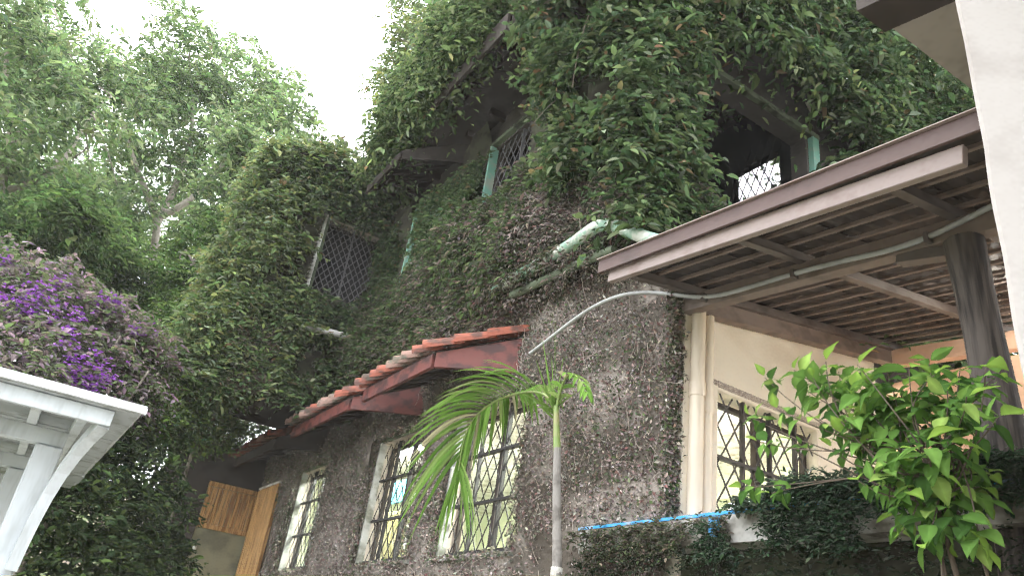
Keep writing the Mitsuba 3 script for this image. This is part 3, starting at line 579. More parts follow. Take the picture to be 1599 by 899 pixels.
# 1. dry fine creeper on the lower wall
holes1 = [(WL[0], WL[1] - 0.05, WL[2] + 0.03, WL[3] + 0.05), (WM[0], WM[1] - 0.05, WM[2] + 0.03, WM[3] + 0.05), (WR[0], WR[1] - 0.05, WR[2] + 0.03, WR[3] + 0.03)]
def clear1(s, z):
    k = np.ones(len(s), bool)
    for h in holes1: k &= ~inrect(s, z, h)
    return k & ((s < 9.2) | (z > 4.03))
K = 'dry_creeper'; tag(K, 'fine brown dried creeper matted over the lower wall round the barred windows', 'creeper')
add(K + '__stem_mat', [mat_t(0.03, 10.45, 1.6, 5.6, 0, 0.14, 1.3, 3, 0.06, holes1 + [(9.22, 0.0, 11.0, 4.03)])], 'm_litter', kind='stuff', smooth=True)
parts = []
P, N = patch_t(120000, 0.05, 10.45, 1.7, 5.6, -0.03, 0.14, 1.3, 3, rng, clear1)
k_ = meshkit.fbm(P * [1.6, 0, 1.6], 3, 61) > rng.uniform(0.22, 0.39, len(P)); P, N = P[k_], N[k_]
nn = len(P); ax = norm(rng.normal(0, 1, (nn, 3)) + N * 0.5); parts.append(leaves(P, ax, norm(N + rng.normal(0, 0.6, (nn, 3))), 0.032 * rng.uniform(0.5, 1.4, nn), 0.5, DRY, rng, True, 0.35))
P, N = patch_t(28000, 0.05, 10.45, 1.7, 5.6, -0.03, 0.16, 1.3, 3, rng, lambda s, z: clear1(s, z) & (meshkit.fbm(np.stack([s * 1.1, s * 0, z * 1.1], 1), 3, 8) > 0.5))
nn = len(P); parts.append(leaves(P, norm(rng.normal(0, 1, (nn, 3)) + N * 0.4), norm(N + rng.normal(0, 0.5, (nn, 3))), 0.034 * rng.uniform(0.6, 1.4, nn), 0.55, DRYG, rng, True, 0.3))
# rounding the corner
for h in holes1:
    for n_, sx, sz in ((1300, h[0], None), (1300, h[2], None), (900, None, h[3]), (900, None, h[1])):
        P = np.stack([np.full(n_, sx) if sx is not None else rng.uniform(h[0], h[2], n_), -rng.uniform(0.0, 0.15, n_), np.full(n_, sz) if sz is not None else rng.uniform(h[1], h[3], n_)], 1) + rng.normal(0, 0.014, (n_, 3))
        parts.append(leaves(P, norm(rng.normal(0, 1, (n_, 3)) + [0, -0.6, 0]), norm(rng.normal(0, 0.6, (n_, 3)) + [0, -1, 0]), 0.036 * rng.uniform(0.5, 1.4, n_), 0.5, DRY + DRYG, rng, True, 0.35))
P = np.stack([np.full(3000, 0.02), -rng.uniform(0.0, 0.16, 3000), rng.uniform(2.5, 4.4, 3000)], 1) + rng.normal(0, 0.012, (3000, 3))
parts.append(leaves(P, norm(rng.normal(0, 1, (3000, 3)) + [-0.5, -0.3, 0]), norm(rng.normal(0, 0.6, (3000, 3)) + [-1, -0.5, 0]), 0.036 * rng.uniform(0.5, 1.4, 3000), 0.5, DRY + DRYG, rng, True, 0.35))
addleaves(K + '__leaves', parts, 'm_dryleaf')
P, N = patch_t(900, 0, 9, 1.9, 5.3, -0.06, 0.14, 1.3, 3, rng, clear1)
add(K + '__stem', strands(P, N, 0.16, 0.0022, rng), 'm_palestem', kind='stuff')

# 2. mixed small-leaved climber above the tile canopies
K = 'small_leaved_climber'; tag(K, 'small leaved climber between the tile canopies and the upper windows', 'climber')
PIPE = spline(gp, 60)[:34]
h2 = [(U1[0], U1[1], U1[2] + 0.02, U1[3] + 0.6), (U2[0], U2[1], U2[2] + 0.02, U2[3] + 0.6)]
def clear2(s, z):
    k = np.ones(len(s), bool)
    for h in h2: k &= ~inrect(s, z, h)
    return k
add(K + '__stem_mat', [mat_t(0.4, 7.0, 4.92, 8.2, 0, 0.30, 0.9, 13, 0.07, h2)], 'm_shade_litter', kind='stuff', smooth=True)
parts = []
P, N = patch_t(4200, 1.8, 7.0, 5.02, 6.6, -0.04, 0.34, 0.9, 13, rng, clear2); parts.append(shoots(P, N, 0.24, 0.072, 0.52, DRYG + [(G_MID, 6), (G_PALE, 3)], rng, 8))
P, N = patch_t(1200, 3.7, 4.5, 6.2, 7.6, -0.04, 0.26, 0.9, 13, rng, clear2); parts.append(shoots(P, N, 0.22, 0.065, 0.55, IVY, rng, 8))
P, N = patch_t(1200, 6.1, 6.95, 6.0, 7.75, -0.02, 0.16, 0.9, 13, rng, clear2); parts.append(shoots(P, N, 0.15, 0.07, 0.55, IVY, rng, 8))
P, N = patch_t(1000, 4.5, 5.15, 6.3, 7.6, -0.06, 0.2, 0.9, 13, rng); parts.append(shoots(P, N, 0.25, 0.075, 0.55, IVY, rng, 8))
P = PIPE[rng.integers(0, 27, 260)] + rng.normal(0, 0.04, (260, 3)); parts.append(shoots(P, np.tile([0, -0.8, -0.1], (260, 1)), 0.10, 0.045, 0.5, DRYG, rng, 6, droop=0.6))
P, N = patch_t(2600, 0.25, 2.6, 4.85, 5.75, -0.04, 0.30, 0.9, 13, rng); parts.append(shoots(P, N, 0.14, 0.042, 0.5, DRY + DRYG, rng, 7, droop=0.5))
P, N = patch_t(3000, 1.2, 5.0, 4.9, 6.3, -0.05, 0.34, 0.9, 13, rng, lambda s, z: (meshkit.fbm(np.stack([s * 1.3, s * 0, z * 1.3], 1), 3, 28) > 0.47))
parts.append(shoots(P, N, 0.2, 0.05, 0.5, DRY, rng, 6, droop=0.6))
addleaves(K + '__leaves', parts, 'm_leaf')
P, N = patch_t(260, 0.5, 7, 4.7, 6.5, -0.08, 0.3, 0.9, 13, rng); add(K + '__stem', strands(P, N, 0.28, 0.003, rng, 0.8), 'm_palestem', kind='stuff')

# 3. the big dark climber swallowing the upper corner
K = 'corner_climber'; tag(K, 'thick dark green climber swallowing the upper corner of the house', 'climber')
def bulge3(s, z): return 0.4 * np.exp(-((s - 0.8) / 0.8) ** 2) * np.clip((z - 5.2) / 2.2, 0, 1)
parts = []
def sil3(s, z):   # tapering below, broad above
    lo = 0.15 - 0.25 * np.clip((z - 5) / 2, 0, 1); hi = 1.25 + 0.25 * np.clip((z - 5.3) / 1.5, 0, 1) + 0.5 * np.clip((z - 7.6) / 0.8, 0, 1)
    return gaps(s, z, 3) & ((z > 5.75) | (s < 0.35)) & (s > lo) & (s < hi + 0.3 * (meshkit.noise(np.stack([z * 2, z * 0, z * 0], 1), 5) - 0.5))
P, N = patch_t(6200, -0.4, 2.4, 4.95, 9.2, -0.1, 0.5, 1.1, 23, rng, sil3, bulge3); parts.append(shoots(P, N, 0.40, 0.105, 0.48, IVY, rng, 9, lat=0.55, droop=0.45))
P, N = patch_s(1500, 0.0, 1.7, 4.8, 5.75, 0.27, 0.25, 1.1, 25, rng, lambda t, z: z < 5.75 - 0.35 * t); parts.append(shoots(P, N, 0.22, 0.075, 0.48, IVY + DRYG, rng, 8, droop=0.5))
P, N = patch_s(1300, -0.5, 0.12, 4.75, 9.2, 0.25, 0.3, 1.1, 24, rng); parts.append(shoots(P, N, 0.30, 0.10, 0.48, IVY, rng, 9, droop=0.45))
addleaves(K + '__leaves', parts, 'm_gloss', singles=300)
bulk = []
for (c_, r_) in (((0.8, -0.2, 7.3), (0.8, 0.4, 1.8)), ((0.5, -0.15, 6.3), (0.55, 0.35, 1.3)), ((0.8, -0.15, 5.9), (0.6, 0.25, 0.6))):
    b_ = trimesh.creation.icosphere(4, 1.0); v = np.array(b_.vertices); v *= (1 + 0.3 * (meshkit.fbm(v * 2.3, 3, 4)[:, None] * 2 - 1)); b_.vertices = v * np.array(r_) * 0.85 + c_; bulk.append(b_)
add(K + '__stem_mat', bulk, 'm_shade_litter', kind='stuff', smooth=True)  # solid dark core, stands for shade inside the climber
P, N = patch_t(60, 0.0, 1.8, 5.2, 8.5, -0.2, 0.5, 1.1, 23, rng, sil3, bulge3); add(K + '__stem', strands(P, N, 0.4, 0.005, rng, 0.7, 0.4), 'm_twig', kind='stuff')

# 4. climber on the roof, hanging over the eaves
K = 'roof_climber'; tag(K, 'light green climber spilling over the roof edge against the sky', 'climber')
parts = []
for c_, r_, n_, pal in (((5.5, -0.25, 9.0), (1.2, 0.6, 0.5), 1100, IVYL), ((4.3, -0.3, 9.35), (0.8, 0.6, 0.75), 900, IVYL), ((3.2, -0.15, 9.2), (0.9, 0.5, 0.5), 700, IVYL),
                        ((6.4, -0.2, 8.75), (0.6, 0.5, 0.35), 400, IVYL), ((5.3, 0.6, 9.3), (1.4, 0.9, 0.6), 700, IVYL), ((3.2, 0.7, 9.5), (1.6, 0.9, 0.7), 800, IVYL), ((4.5, -0.55, 8.75), (0.6, 0.3, 0.3), 350, IVY)):
    P, N = blob(n_, c_, r_, 0.45, 1.6, 31, rng, -0.4); parts.append(shoots(P, N, 0.36, 0.10, 0.48, pal, rng, 8, out=0.5, lat=0.7, up=0.3, droop=0.4))
for x, y, t_, rp_, n_ in ((655, 70, -0.2, 48, 300), (622, 125, -0.1, 36, 190), (700, 50, -0.3, 45, 300), (745, 25, -0.4, 45, 320), (640, 150, -0.4, 46, 300), (690, 110, -0.5, 42, 280), (650, 10, 0.2, 36, 150)):
    q = onT(x, y, t_); R_ = rp_ * np.linalg.norm(w(q) - EYE) / F_PX; P, N = blob(n_, q, (R_, R_ * 0.7, R_ * 0.8), 0.7, 1.8, 52, rng, -0.9); parts.append(shoots(P, N, 0.42, 0.11, 0.48, IVYL, rng, 8, out=0.5, lat=0.7, up=0.25, droop=0.45))
for c_, r_, n_ in (((3.4, -0.95, 8.9), (0.8, 0.28, 0.4), 800), ((4.3, -0.85, 8.85), (0.6, 0.3, 0.4), 560), ((3.1, -1.0, 8.42), (0.75, 0.10, 0.14), 420), ((3.8, -1.0, 8.35), (0.3, 0.14, 0.25), 200), ((5.6, -0.70, 8.5), (0.75, 0.28, 0.22), 520), ((2.5, -0.85, 8.75), (0.5, 0.25, 0.25), 300), ((6.3, -0.5, 8.5), (0.5, 0.35, 0.35), 320), ((5.0, -0.85, 9.0), (0.9, 0.3, 0.5), 600), ((3.0, -0.7, 9.2), (0.8, 0.4, 0.5), 500)):
    P, N = blob(n_, c_, r_, 0.4, 1.8, 47, rng, -0.8); parts.append(shoots(P, N, 0.30, 0.095, 0.48, [(G_MID, 4), (G_PALE, 5), (G_DARK, 2)], rng, 8, out=0.4, lat=0.6, up=0.1, droop=0.6))
P = np.stack([rng.uniform(2.2, 6.6, 60), rng.uniform(-0.9, -0.6, 60), rng.uniform(8.2, 8.6, 60)], 1); N = np.tile([0, -0.8, -0.3], (60, 1))
parts.append(shoots(P, N, 0.65, 0.10, 0.48, IVYL, rng, 9, droop=1.1))
addleaves(K + '__leaves', parts, 'm_gloss', singles=200)
boughs = []
for x, y, t_ in ((655, 40, -0.2), (615, 90, -0.1), (700, 30, -0.3), (640, 110, -0.4), (740, 10, -0.4)):
    q = onT(x, y, t_); b_ = np.array([min(q[0], 6.2) - 0.2, -0.1, 8.42]); boughs.append(tube(spline([b_, (b_ + q) / 2 + [0.1, -0.1, 0.2], q], 9), np.linspace(0.03, 0.008, 9), 6))
add(K + '__bough', boughs, 'm_twig', kind='stuff')
P = np.stack([rng.uniform(2.4, 6.8, 160), rng.uniform(-0.9, 0.3, 160), rng.uniform(8.4, 9.0, 160)], 1)
add(K + '__stem', strands(P, np.tile([0, -0.5, 0.5], (160, 1)), 0.6, 0.006, rng, 0.3, -0.2), 'm_twig', kind='stuff')

# 5. climber round the left wing
K = 'wing_climber'; tag(K, 'bright green climber clothing the left wing round its diamond lattice window', 'climber')
hw = (WWING[0] - 0.10, WWING[1] - 0.03, WWING[2] + 0.02, WWING[3] + 0.03)
hwl = (WWING[0] - 0.22, WWING[1] - 0.12, WWING[2] - 0.0, WWING[3] + 0.12)
cw = lambda t, z: ~inrect(t, z, hwl) & gaps(t, z, 4)
add(K + '__stem_mat', [mat_s(-1.85, 0.0, 4.75, 8.4, 7.0, 0.22, 1.1, 33, 0.07, [hw])], 'm_shade_litter', kind='stuff', smooth=True)
parts = []
P, N = patch_s(1600, -2.0, -1.15, 4.6, 8.7, 6.95, 0.4, 1.1, 33, rng, cw); parts.append(shoots(P, N, 0.34, 0.105, 0.5, IVYL, rng, 8))
P, N = patch_s(1500, -1.95, 0.0, 4.55, 6.45, 6.95, 0.34, 1.1, 33, rng, cw); parts.append(shoots(P, N, 0.28, 0.095, 0.5, IVY + [(G_PALE, 2)], rng, 8, droop=0.6))
P, N = patch_s(700, -0.55, 0.0, 6.3, 8.0, 6.95, 0.25, 1.1, 33, rng, lambda t, z: t > -0.16 + 0.08 * np.sin(z * 5)); parts.append(shoots(P, N, 0.18, 0.08, 0.5, IVY, rng, 8))
P, N = patch_s(650, -1.9, 0.0, 7.78, 8.6, 6.95, 0.3, 1.1, 33, rng); parts.append(shoots(P, N, 0.3, 0.095, 0.5, IVY, rng, 8, droop=0.6))
P, N = patch_t(4200, 6.9, 9.2, 4.5, 8.8, -1.8, 0.45, 0.9, 35, rng, lambda s, z: gaps(s, z, 5)); parts.append(shoots(P, N, 0.38, 0.105, 0.5, IVYL, rng, 8))
P, N = blob(1300, (7.9, -1.3, 8.6), (1.1, 1.0, 0.45), 0.4, 1.6, 36, rng, -0.3); parts.append(shoots(P, N, 0.4, 0.10, 0.5, IVYL, rng, 8, up=0.3))
for c_, r_, n_ in (((7.3, -2.05, 5.4), (0.7, 0.45, 0.7), 700), ((7.4, -2.0, 6.6), (0.6, 0.4, 0.6), 520), ((7.2, -2.25, 4.7), (0.6, 0.4, 0.5), 450), ((7.5, -1.9, 7.7), (0.5, 0.4, 0.6), 450), ((7.2, -1.2, 8.75), (0.5, 0.6, 0.3), 350)):
    P, N = blob(n_, c_, r_, 0.5, 1.7, 38, rng, -0.8); parts.append(shoots(P, N, 0.4, 0.105, 0.48, IVYL, rng, 9, out=0.5, lat=0.6, droop=0.5))
q = rng.integers(0, 100, 90)[:, None] / 100.0; P = wp[0] + (wp[2] - wp[0]) * q + rng.normal(0, 0.06, (90, 3)); k_ = (q[:, 0] < 0.35) | (q[:, 0] > 0.85)
parts.append(shoots(P[k_], np.tile([-0.7, 0, 0.2], (int(k_.sum()), 1)), 0.2, 0.085, 0.5, IVYL, rng, 8, droop=0.7))
addleaves(K + '__leaves', parts, 'm_leaf', singles=200)
P, N = patch_s(2400, -1.9, -1.35, 4.55, 5.6, 6.75, 0.22, 1.1, 33, rng); nn = len(P)
addleaves(K + '__dry_leaves', leaves(P, norm(rng.normal(0, 1, (nn, 3)) + [0, 0, -0.5]), norm(N + rng.normal(0, 0.5, (nn, 3))), 0.075 * rng.uniform(0.5, 1.2, nn), 0.5, [((0.26, 0.22, 0.18), 3), ((0.17, 0.14, 0.115), 3), ((0.11, 0.10, 0.07), 1)], rng), 'm_dryleaf')

# 6. climber over the far upper wall, hanging over the dark opening
K = 'hanging_climber'; tag(K, 'dark climber hanging over the upper opening above the porch roof', 'climber')
parts = []
P, N = patch_s(3400, 2.05, 5.0, 4.8, 8.6, 0.3, 0.5, 0.9, 43, rng, lambda t, z: gaps(t, z, 6)); parts.append(shoots(P, N, 0.42, 0.11, 0.48, IVY, rng, 9, droop=0.55))
P, N = patch_s(2200, 0.0, 5.0, 7.25, 8.9, 0.2, 0.6, 0.9, 44, rng, lambda t, z: z > 7.35 + 0.35 * (meshkit.noise(np.stack([t * 2.2, t * 0, t * 0], 1), 6) - 0.3)); parts.append(shoots(P, N, 0.42, 0.11, 0.48, IVY, rng, 9, droop=0.8))
for c_, r_, n_ in (((0.8, 1.0, 8.9), (1.2, 1.3, 0.8), 1500), ((0.9, 2.8, 8.85), (1.1, 1.3, 0.7), 1300), ((0.9, 4.3, 8.5), (1.0, 0.9, 0.55), 800), ((1.4, -0.1, 9.3), (1.1, 0.7, 0.8), 1300)):
    P, N = blob(n_, c_, r_, 0.4, 1.6, 46, rng, -0.7); parts.append(shoots(P, N, 0.42, 0.105, 0.48, IVY + [(G_PALE, 3)], rng, 8, out=0.5, up=0.25))
P, N = blob(60, (1.35, 2.62, 7.2), (0.4, 0.12, 0.4), 0.5, 1.8, 48, rng); parts.append(shoots(P, N, 0.2, 0.075, 0.5, IVY, rng, 6))
P = np.stack([rng.uniform(-0.35, 0.1, 26), rng.uniform(0.5, 2.4, 26), rng.uniform(7.3, 7.7, 26)], 1); parts.append(shoots(P, np.tile([-0.5, 0, -0.6], (26, 1)), 0.6, 0.11, 0.48, IVYL, rng, 10, droop=0.9))
addleaves(K + '__leaves', parts, 'm_gloss', singles=250)
bulk = []
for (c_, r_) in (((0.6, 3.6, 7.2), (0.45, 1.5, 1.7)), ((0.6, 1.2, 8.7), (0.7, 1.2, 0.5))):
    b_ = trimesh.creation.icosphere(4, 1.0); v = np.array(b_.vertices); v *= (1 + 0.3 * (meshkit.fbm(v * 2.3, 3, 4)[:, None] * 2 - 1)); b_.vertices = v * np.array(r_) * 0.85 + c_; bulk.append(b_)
add(K + '__stem_mat', bulk, 'm_shade_litter', kind='stuff', smooth=True)  # inner mass coloured dark in place of shade between leaves

# 7. creeper trailing over the parapet
K = 'parapet_creeper'; tag(K, 'grey green creeper trailing over the white parapet below the porch', 'creeper')
parts = []
P, N = patch_t(4600, -2.9, -0.45, 2.36, 2.78, -0.17, 0.12, 2.0, 53, rng, lambda s, z: (z < 2.74 - 0.16 * np.clip((s + 1.0) / 0.6, 0, 1)) & (meshkit.fbm(np.stack([s * 2.2, s * 0, z * 2.2], 1), 2, 3) > 0.30 + 0.10 * (s > -0.95)))
parts.append(shoots(P, N, 0.10, 0.032, 0.55, [((0.05, 0.085, 0.05), 4), ((0.10, 0.13, 0.095), 3), ((0.03, 0.055, 0.03), 3)], rng, 6, True))
P, N = patch_t(1100, -0.6, 0.95, 2.40, 2.62, -0.165, 0.06, 2.5, 54, rng, lambda s, z: meshkit.fbm(np.stack([s * 2.5, s * 0, z * 2.5], 1), 2, 9) > 0.47)
parts.append(shoots(P, N, 0.07, 0.03, 0.55, DRYG, rng, 5))
P, N = patch_t(1500, -2.9, 0.9, 1.9, 2.42, -0.10, 0.12, 2.0, 55, rng); parts.append(shoots(P, N, 0.12, 0.035, 0.55, [((0.035, 0.05, 0.03), 4), ((0.07, 0.075, 0.055), 2)], rng, 6))  # leaves below the ledge coloured darker to stand for its shade
P = np.stack([rng.uniform(-2.9, -0.75, 2200), rng.uniform(-0.26, 0.12, 2200), 0], 1) if False else np.stack([rng.uniform(-2.9, -0.7, 2400), rng.uniform(-0.28, 0.1, 2400), np.zeros(2400)], 1)
P[:, 2] = 2.62 + (0.02 + 0.16 * meshkit.fbm(P * 2.5, 3, 77)) * np.clip((-0.65 - P[:, 0]) / 0.5, 0, 1) * rng.uniform(0.2, 1, len(P))
parts.append(shoots(P, np.tile([0, -0.6, 0.8], (len(P), 1)), 0.11, 0.034, 0.55, [((0.06, 0.10, 0.06), 4), ((0.12, 0.15, 0.11), 3), ((0.04, 0.065, 0.04), 3)], rng, 6))
addleaves(K + '__leaves', parts, 'm_leaf')

# ================================================================== GARDEN PLANTS
# young palm
K = 'young_palm'; tag(K, 'young palm with one arching frond in front of the barred window', 'palm')
b0, b1, b2 = onT(870, 905, -0.7), onT(871, 700, -0.7), onT(868, 645, -0.7)
gz = float(ground_z(*w([b0[0], -0.7, 0])[:2][:, None])[0])
pts = np.array([[b0[0] - 0.02, -0.7, gz - 0.05], [b0[0], -0.7, b0[2]], [(b0[0] + b1[0]) / 2 + 0.004, -0.7, (b0[2] + b1[2]) / 2], [b1[0], -0.7, b1[2]]])
sp = spline(pts, 26); rr = np.linspace(0.036, 0.026, 26) + 0.0025 * (np.arange(26) % 2)
add(K + '__trunk', tube(sp, rr, 12), 'm_palmtrunk', smooth=50)
add(K + '__trunk__ring', tube(np.array([[b0[0] + 0.01, -0.7, b0[2] - 0.02], [b0[0] + 0.012, -0.7, b0[2] + 0.075]]), 0.039, 12), 'm_white', smooth=40)
mat('m_palmgreen', pr(grime((0.17, 0.24, 0.07), (0.28, 0.24, 0.12), 10, 0.8), 0.45))
add(K + '__crownshaft', tube(spline([b1 - [0, 0, 0.02], b1 + (b2 - b1) * 0.5, b2 + [0, 0, 0.05]], 8), np.linspace(0.028, 0.020, 8), 10), 'm_palmgreen', smooth=50)
GP = [((0.13, 0.25, 0.05), 3), ((0.18, 0.33, 0.07), 3), ((0.26, 0.36, 0.12), 1.2), ((0.36, 0.35, 0.22), 0.6)]
def leaflet(base, d, L, wd, droop, nrm):
    n = 7; u = np.linspace(0, 1, n); d = norm(d)
    c_ = base + d * (L * u)[:, None]; c_[:, 2] -= droop * L * u ** 2
    tg = norm(np.gradient(c_, axis=0)); sd = norm(np.cross(tg, nrm)); up_ = np.cross(sd, tg)
    wv = wd * np.interp(u, [0, 0.15, 0.5, 0.85, 1], [0.35, 0.9, 1, 0.5, 0.03])
    v = np.vstack([c_, c_ + sd * wv[:, None] + up_ * (wv * 0.4)[:, None], c_ - sd * wv[:, None] + up_ * (wv * 0.4)[:, None]]); f = []
    for i_ in range(n - 1):
        f += [[i_, i_ + 1, n + i_ + 1], [i_, n + i_ + 1, n + i_], [i_, 2 * n + i_ + 1, i_ + 1], [i_, 2 * n + i_, 2 * n + i_ + 1]]
    return v, np.array(f)
def frond(rach, nl, Lf, drp, rng, updir, name='__frond', tip=0.5, both=True, pal=GP):
    R = spline(rach, 40); key = numbered(K + name)
    add(key, tube(R, np.linspace(0.012, 0.003, 40), 8), 'm_palmgreen', smooth=50)
    tg = norm(np.gradient(R, axis=0))
    for k_ in range(nl):
        u = 0.16 + 0.84 * (k_ / (nl - 1)) ** 0.95; i_ = min(39, int(u * 39)); T_ = tg[i_]; base = R[i_]
        nrm = norm(np.cross(np.cross(T_, [0, 0, 1.0]), T_)); sd = norm(np.cross(T_, nrm))
        for sg in (1, -1):
            fw = 0.55 + 0.9 * u; L = Lf * (0.65 + 0.6 * math.sin(math.pi * min(1, 0.15 + 0.8 * u))) * rng.uniform(0.88, 1.1)
            if u > 0.9: L *= tip + 0.3
            d = T_ * fw + sd * sg * (1.05 - 0.3 * u) + nrm * updir + rng.normal(0, 0.06, 3)
            v, f = leaflet(base, d, L, 0.0165 * rng.uniform(0.85, 1.2), drp * (0.7 + 0.7 * u) * rng.uniform(0.8, 1.25), nrm)
            c_ = np.array(pal[rng.choice(len(pal), p=np.array([x for _, x in pal]) / sum(x for _, x in pal))][0]) * rng.uniform(0.8, 1.2)
            add(key + '__leaflet', (v, f), 'm_gloss', color=np.tile(c_, (len(v), 1)))
rp = np.random.default_rng(21)
rach = [b2] + [onT(x, y, t_) for x, y, t_ in ((858, 622, -0.71), (840, 613, -0.72), (800, 617, -0.74), (762, 634, -0.76), (735, 662, -0.78), (722, 700, -0.79), (716, 735, -0.79))]
frond(rach, 48, 0.54, 0.60, rp, 0.8)
rach = [b2] + [onT(x, y, t_) for x, y, t_ in ((876, 610, -0.72), (886, 588, -0.76), (903, 590, -0.80), (915, 612, -0.83))]
frond(rach, 9, 0.11, 0.5, rp, 0.3)
for k_, (x, y, t_) in enumerate(((867, 508, -0.68), (848, 535, -0.66), (862, 560, -0.72), (880, 560, -0.7), (838, 565, -0.8), (853, 575, -0.6))):
    q = onT(x, y, t_); d = q - b2; v, f = leaflet(b2 + d * 0.05, d, np.linalg.norm(d), 0.010 if k_ else 0.005, -0.02, np.array([0.3, -1, 0.2]))
    add(K + '__spear_leaf', (v, f), 'm_gloss', color=np.tile(np.array((0.13, 0.23, 0.05)) * rp.uniform(0.8, 1.2), (len(v), 1)))
for k_ in range(26):
    d = norm(np.array([rp.normal(0.3, 0.5), rp.normal(-0.1, 0.5), 1.0])); nb_ = b2 + [0, 0, rp.uniform(-0.05, 0.05)]
    v, f = leaflet(nb_, d, rp.uniform(0.15, 0.36), 0.012, rp.uniform(0.1, 0.5), np.array([0.3, -1, 0.2])); add(K + '__spear_leaf', (v, f), 'm_gloss', color=np.tile(np.array((0.15, 0.24, 0.06)) * rp.uniform(0.75, 1.2), (len(v), 1)))

# broad-leaved shrub in front of the porch
K = 'broadleaf_shrub'; tag(K, 'bright green broad leaved shrub in front of the log post', 'shrub')
rs = np.random.default_rng(5)
def bigleaf(base, ax, nrm, L, wd, curl):
    n = 6; u = np.linspace(0, 1, n); ax = norm(ax); sd = norm(np.cross(ax, nrm)); up_ = np.cross(sd, ax)
    c_ = base + ax * (L * u)[:, None] - up_ * (curl * L * u ** 2)[:, None]
    wv = L * wd * np.array([0.06, 0.40, 0.52, 0.45, 0.24, 0.0]); wave = 0.06 * L * np.sin(np.arange(n) * 2.1 + base[0] * 50)
    e1 = c_ + sd * wv[:, None] + up_ * (wv * 0.35 + wave * 0.4)[:, None]; e2 = c_ - sd * wv[:, None] + up_ * (wv * 0.35 - wave * 0.4)[:, None]
    v = np.vstack([c_, e1, e2]); f = []
    for i_ in range(n - 1):
        f += [[i_, i_ + 1, n + i_ + 1], [i_, n + i_ + 1, n + i_], [i_, 2 * n + i_ + 1, i_ + 1], [i_, 2 * n + i_, 2 * n + i_ + 1]]
    return v, np.array(f)
tips = [(1195, 590, .9, 5), (1240, 578, 1, 6), (1290, 565, 1, 7), (1310, 580, 1, 7), (1345, 590, 1, 7), (1385, 580, 1, 7), (1420, 575, 1.1, 7), (1460, 585, 1.1, 7), (1500, 575, 1, 7), (1540, 572, 1, 6), (1565, 580, .8, 5), (1260, 610, 1, 7), (1300, 620, 1, 8), (1345, 640, 1, 8), (1390, 622, 1.1, 8), (1430, 640, 1.1, 8),
        (1475, 630, 1, 7), (1510, 620, 1, 6), (1280, 655, 1, 6), (1320, 680, 1, 7), (1360, 690, 1, 7), (1400, 670, 1.1, 8), (1445, 690, 1.1, 6), (1480, 690, 1.1, 5), (1350, 720, .9, 6), (1395, 740, .9, 7), (1420, 770, .9, 7), (1455, 790, 1, 7), (1500, 770, 1, 6), (1520, 690, .9, 4), (1550, 740, .9, 5), (1540, 790, .9, 5), (1170, 650, .75, 5), (1185, 690, .7, 4), (1160, 762, .8, 5), (1205, 770, .8, 5), (1215, 640, .9, 4), (1465, 740, .9, 6), (1500, 640, 1, 5), (1240, 690, .7, 3), (1410, 605, 1.1, 6), (1335, 610, 1.1, 6), (1330, 655, 1.1, 6), (1375, 655, 1.1, 6), (1430, 720, 1, 7), (1370, 770, .8, 5), (1490, 800, 1.1, 7), (1440, 830, .9, 6), (1530, 760, 1.1, 7), (1510, 730, 1.1, 7), (1470, 770, 1.1, 7), (1560, 650, 1, 5), (1530, 620, 1, 6), (1400, 700, 1.1, 7), (1340, 570, 1, 6), (1450, 560, 1, 6), (1400, 800, .8, 5), (1300, 700, .8, 4), (1480, 610, 1.1, 7), (1270, 590, .9, 6), (1360, 600, 1.1, 7), (1445, 850, 1, 6), (1485, 845, 1.1, 6), (1510, 825, 1.1, 6), (1460, 815, 1.1, 6), (1405, 835, .9, 5), (1530, 850, 1, 5), (1380, 720, 1, 6), (1340, 750, .9, 5), (1320, 640, 1, 6)]
leafn, extra = 0, []
root = onT(1490, 880, -0.62); root[2] = 1.62
trunkpts = [root, onT(1478, 840, -0.64), onT(1462, 780, -0.66), onT(1450, 720, -0.68)]
add(K + '__stem', tube(spline(trunkpts, 10), np.linspace(0.013, 0.009, 10), 8), 'm_twig', smooth=50)
for x, y in ((1440, 690), (1350, 700), (1500, 720)):
    q = onT(x, y, -0.7 + rs.normal(0, 0.08)); a_ = onT(1470, 800, -0.655); add(K + '__stem', tube(spline([root + rs.normal(0, 0.05, 3) * [1, 1, 0], a_ + rs.normal(0, 0.03, 3), q], 9), np.linspace(0.008, 0.005, 9), 7), 'm_twig', smooth=50)
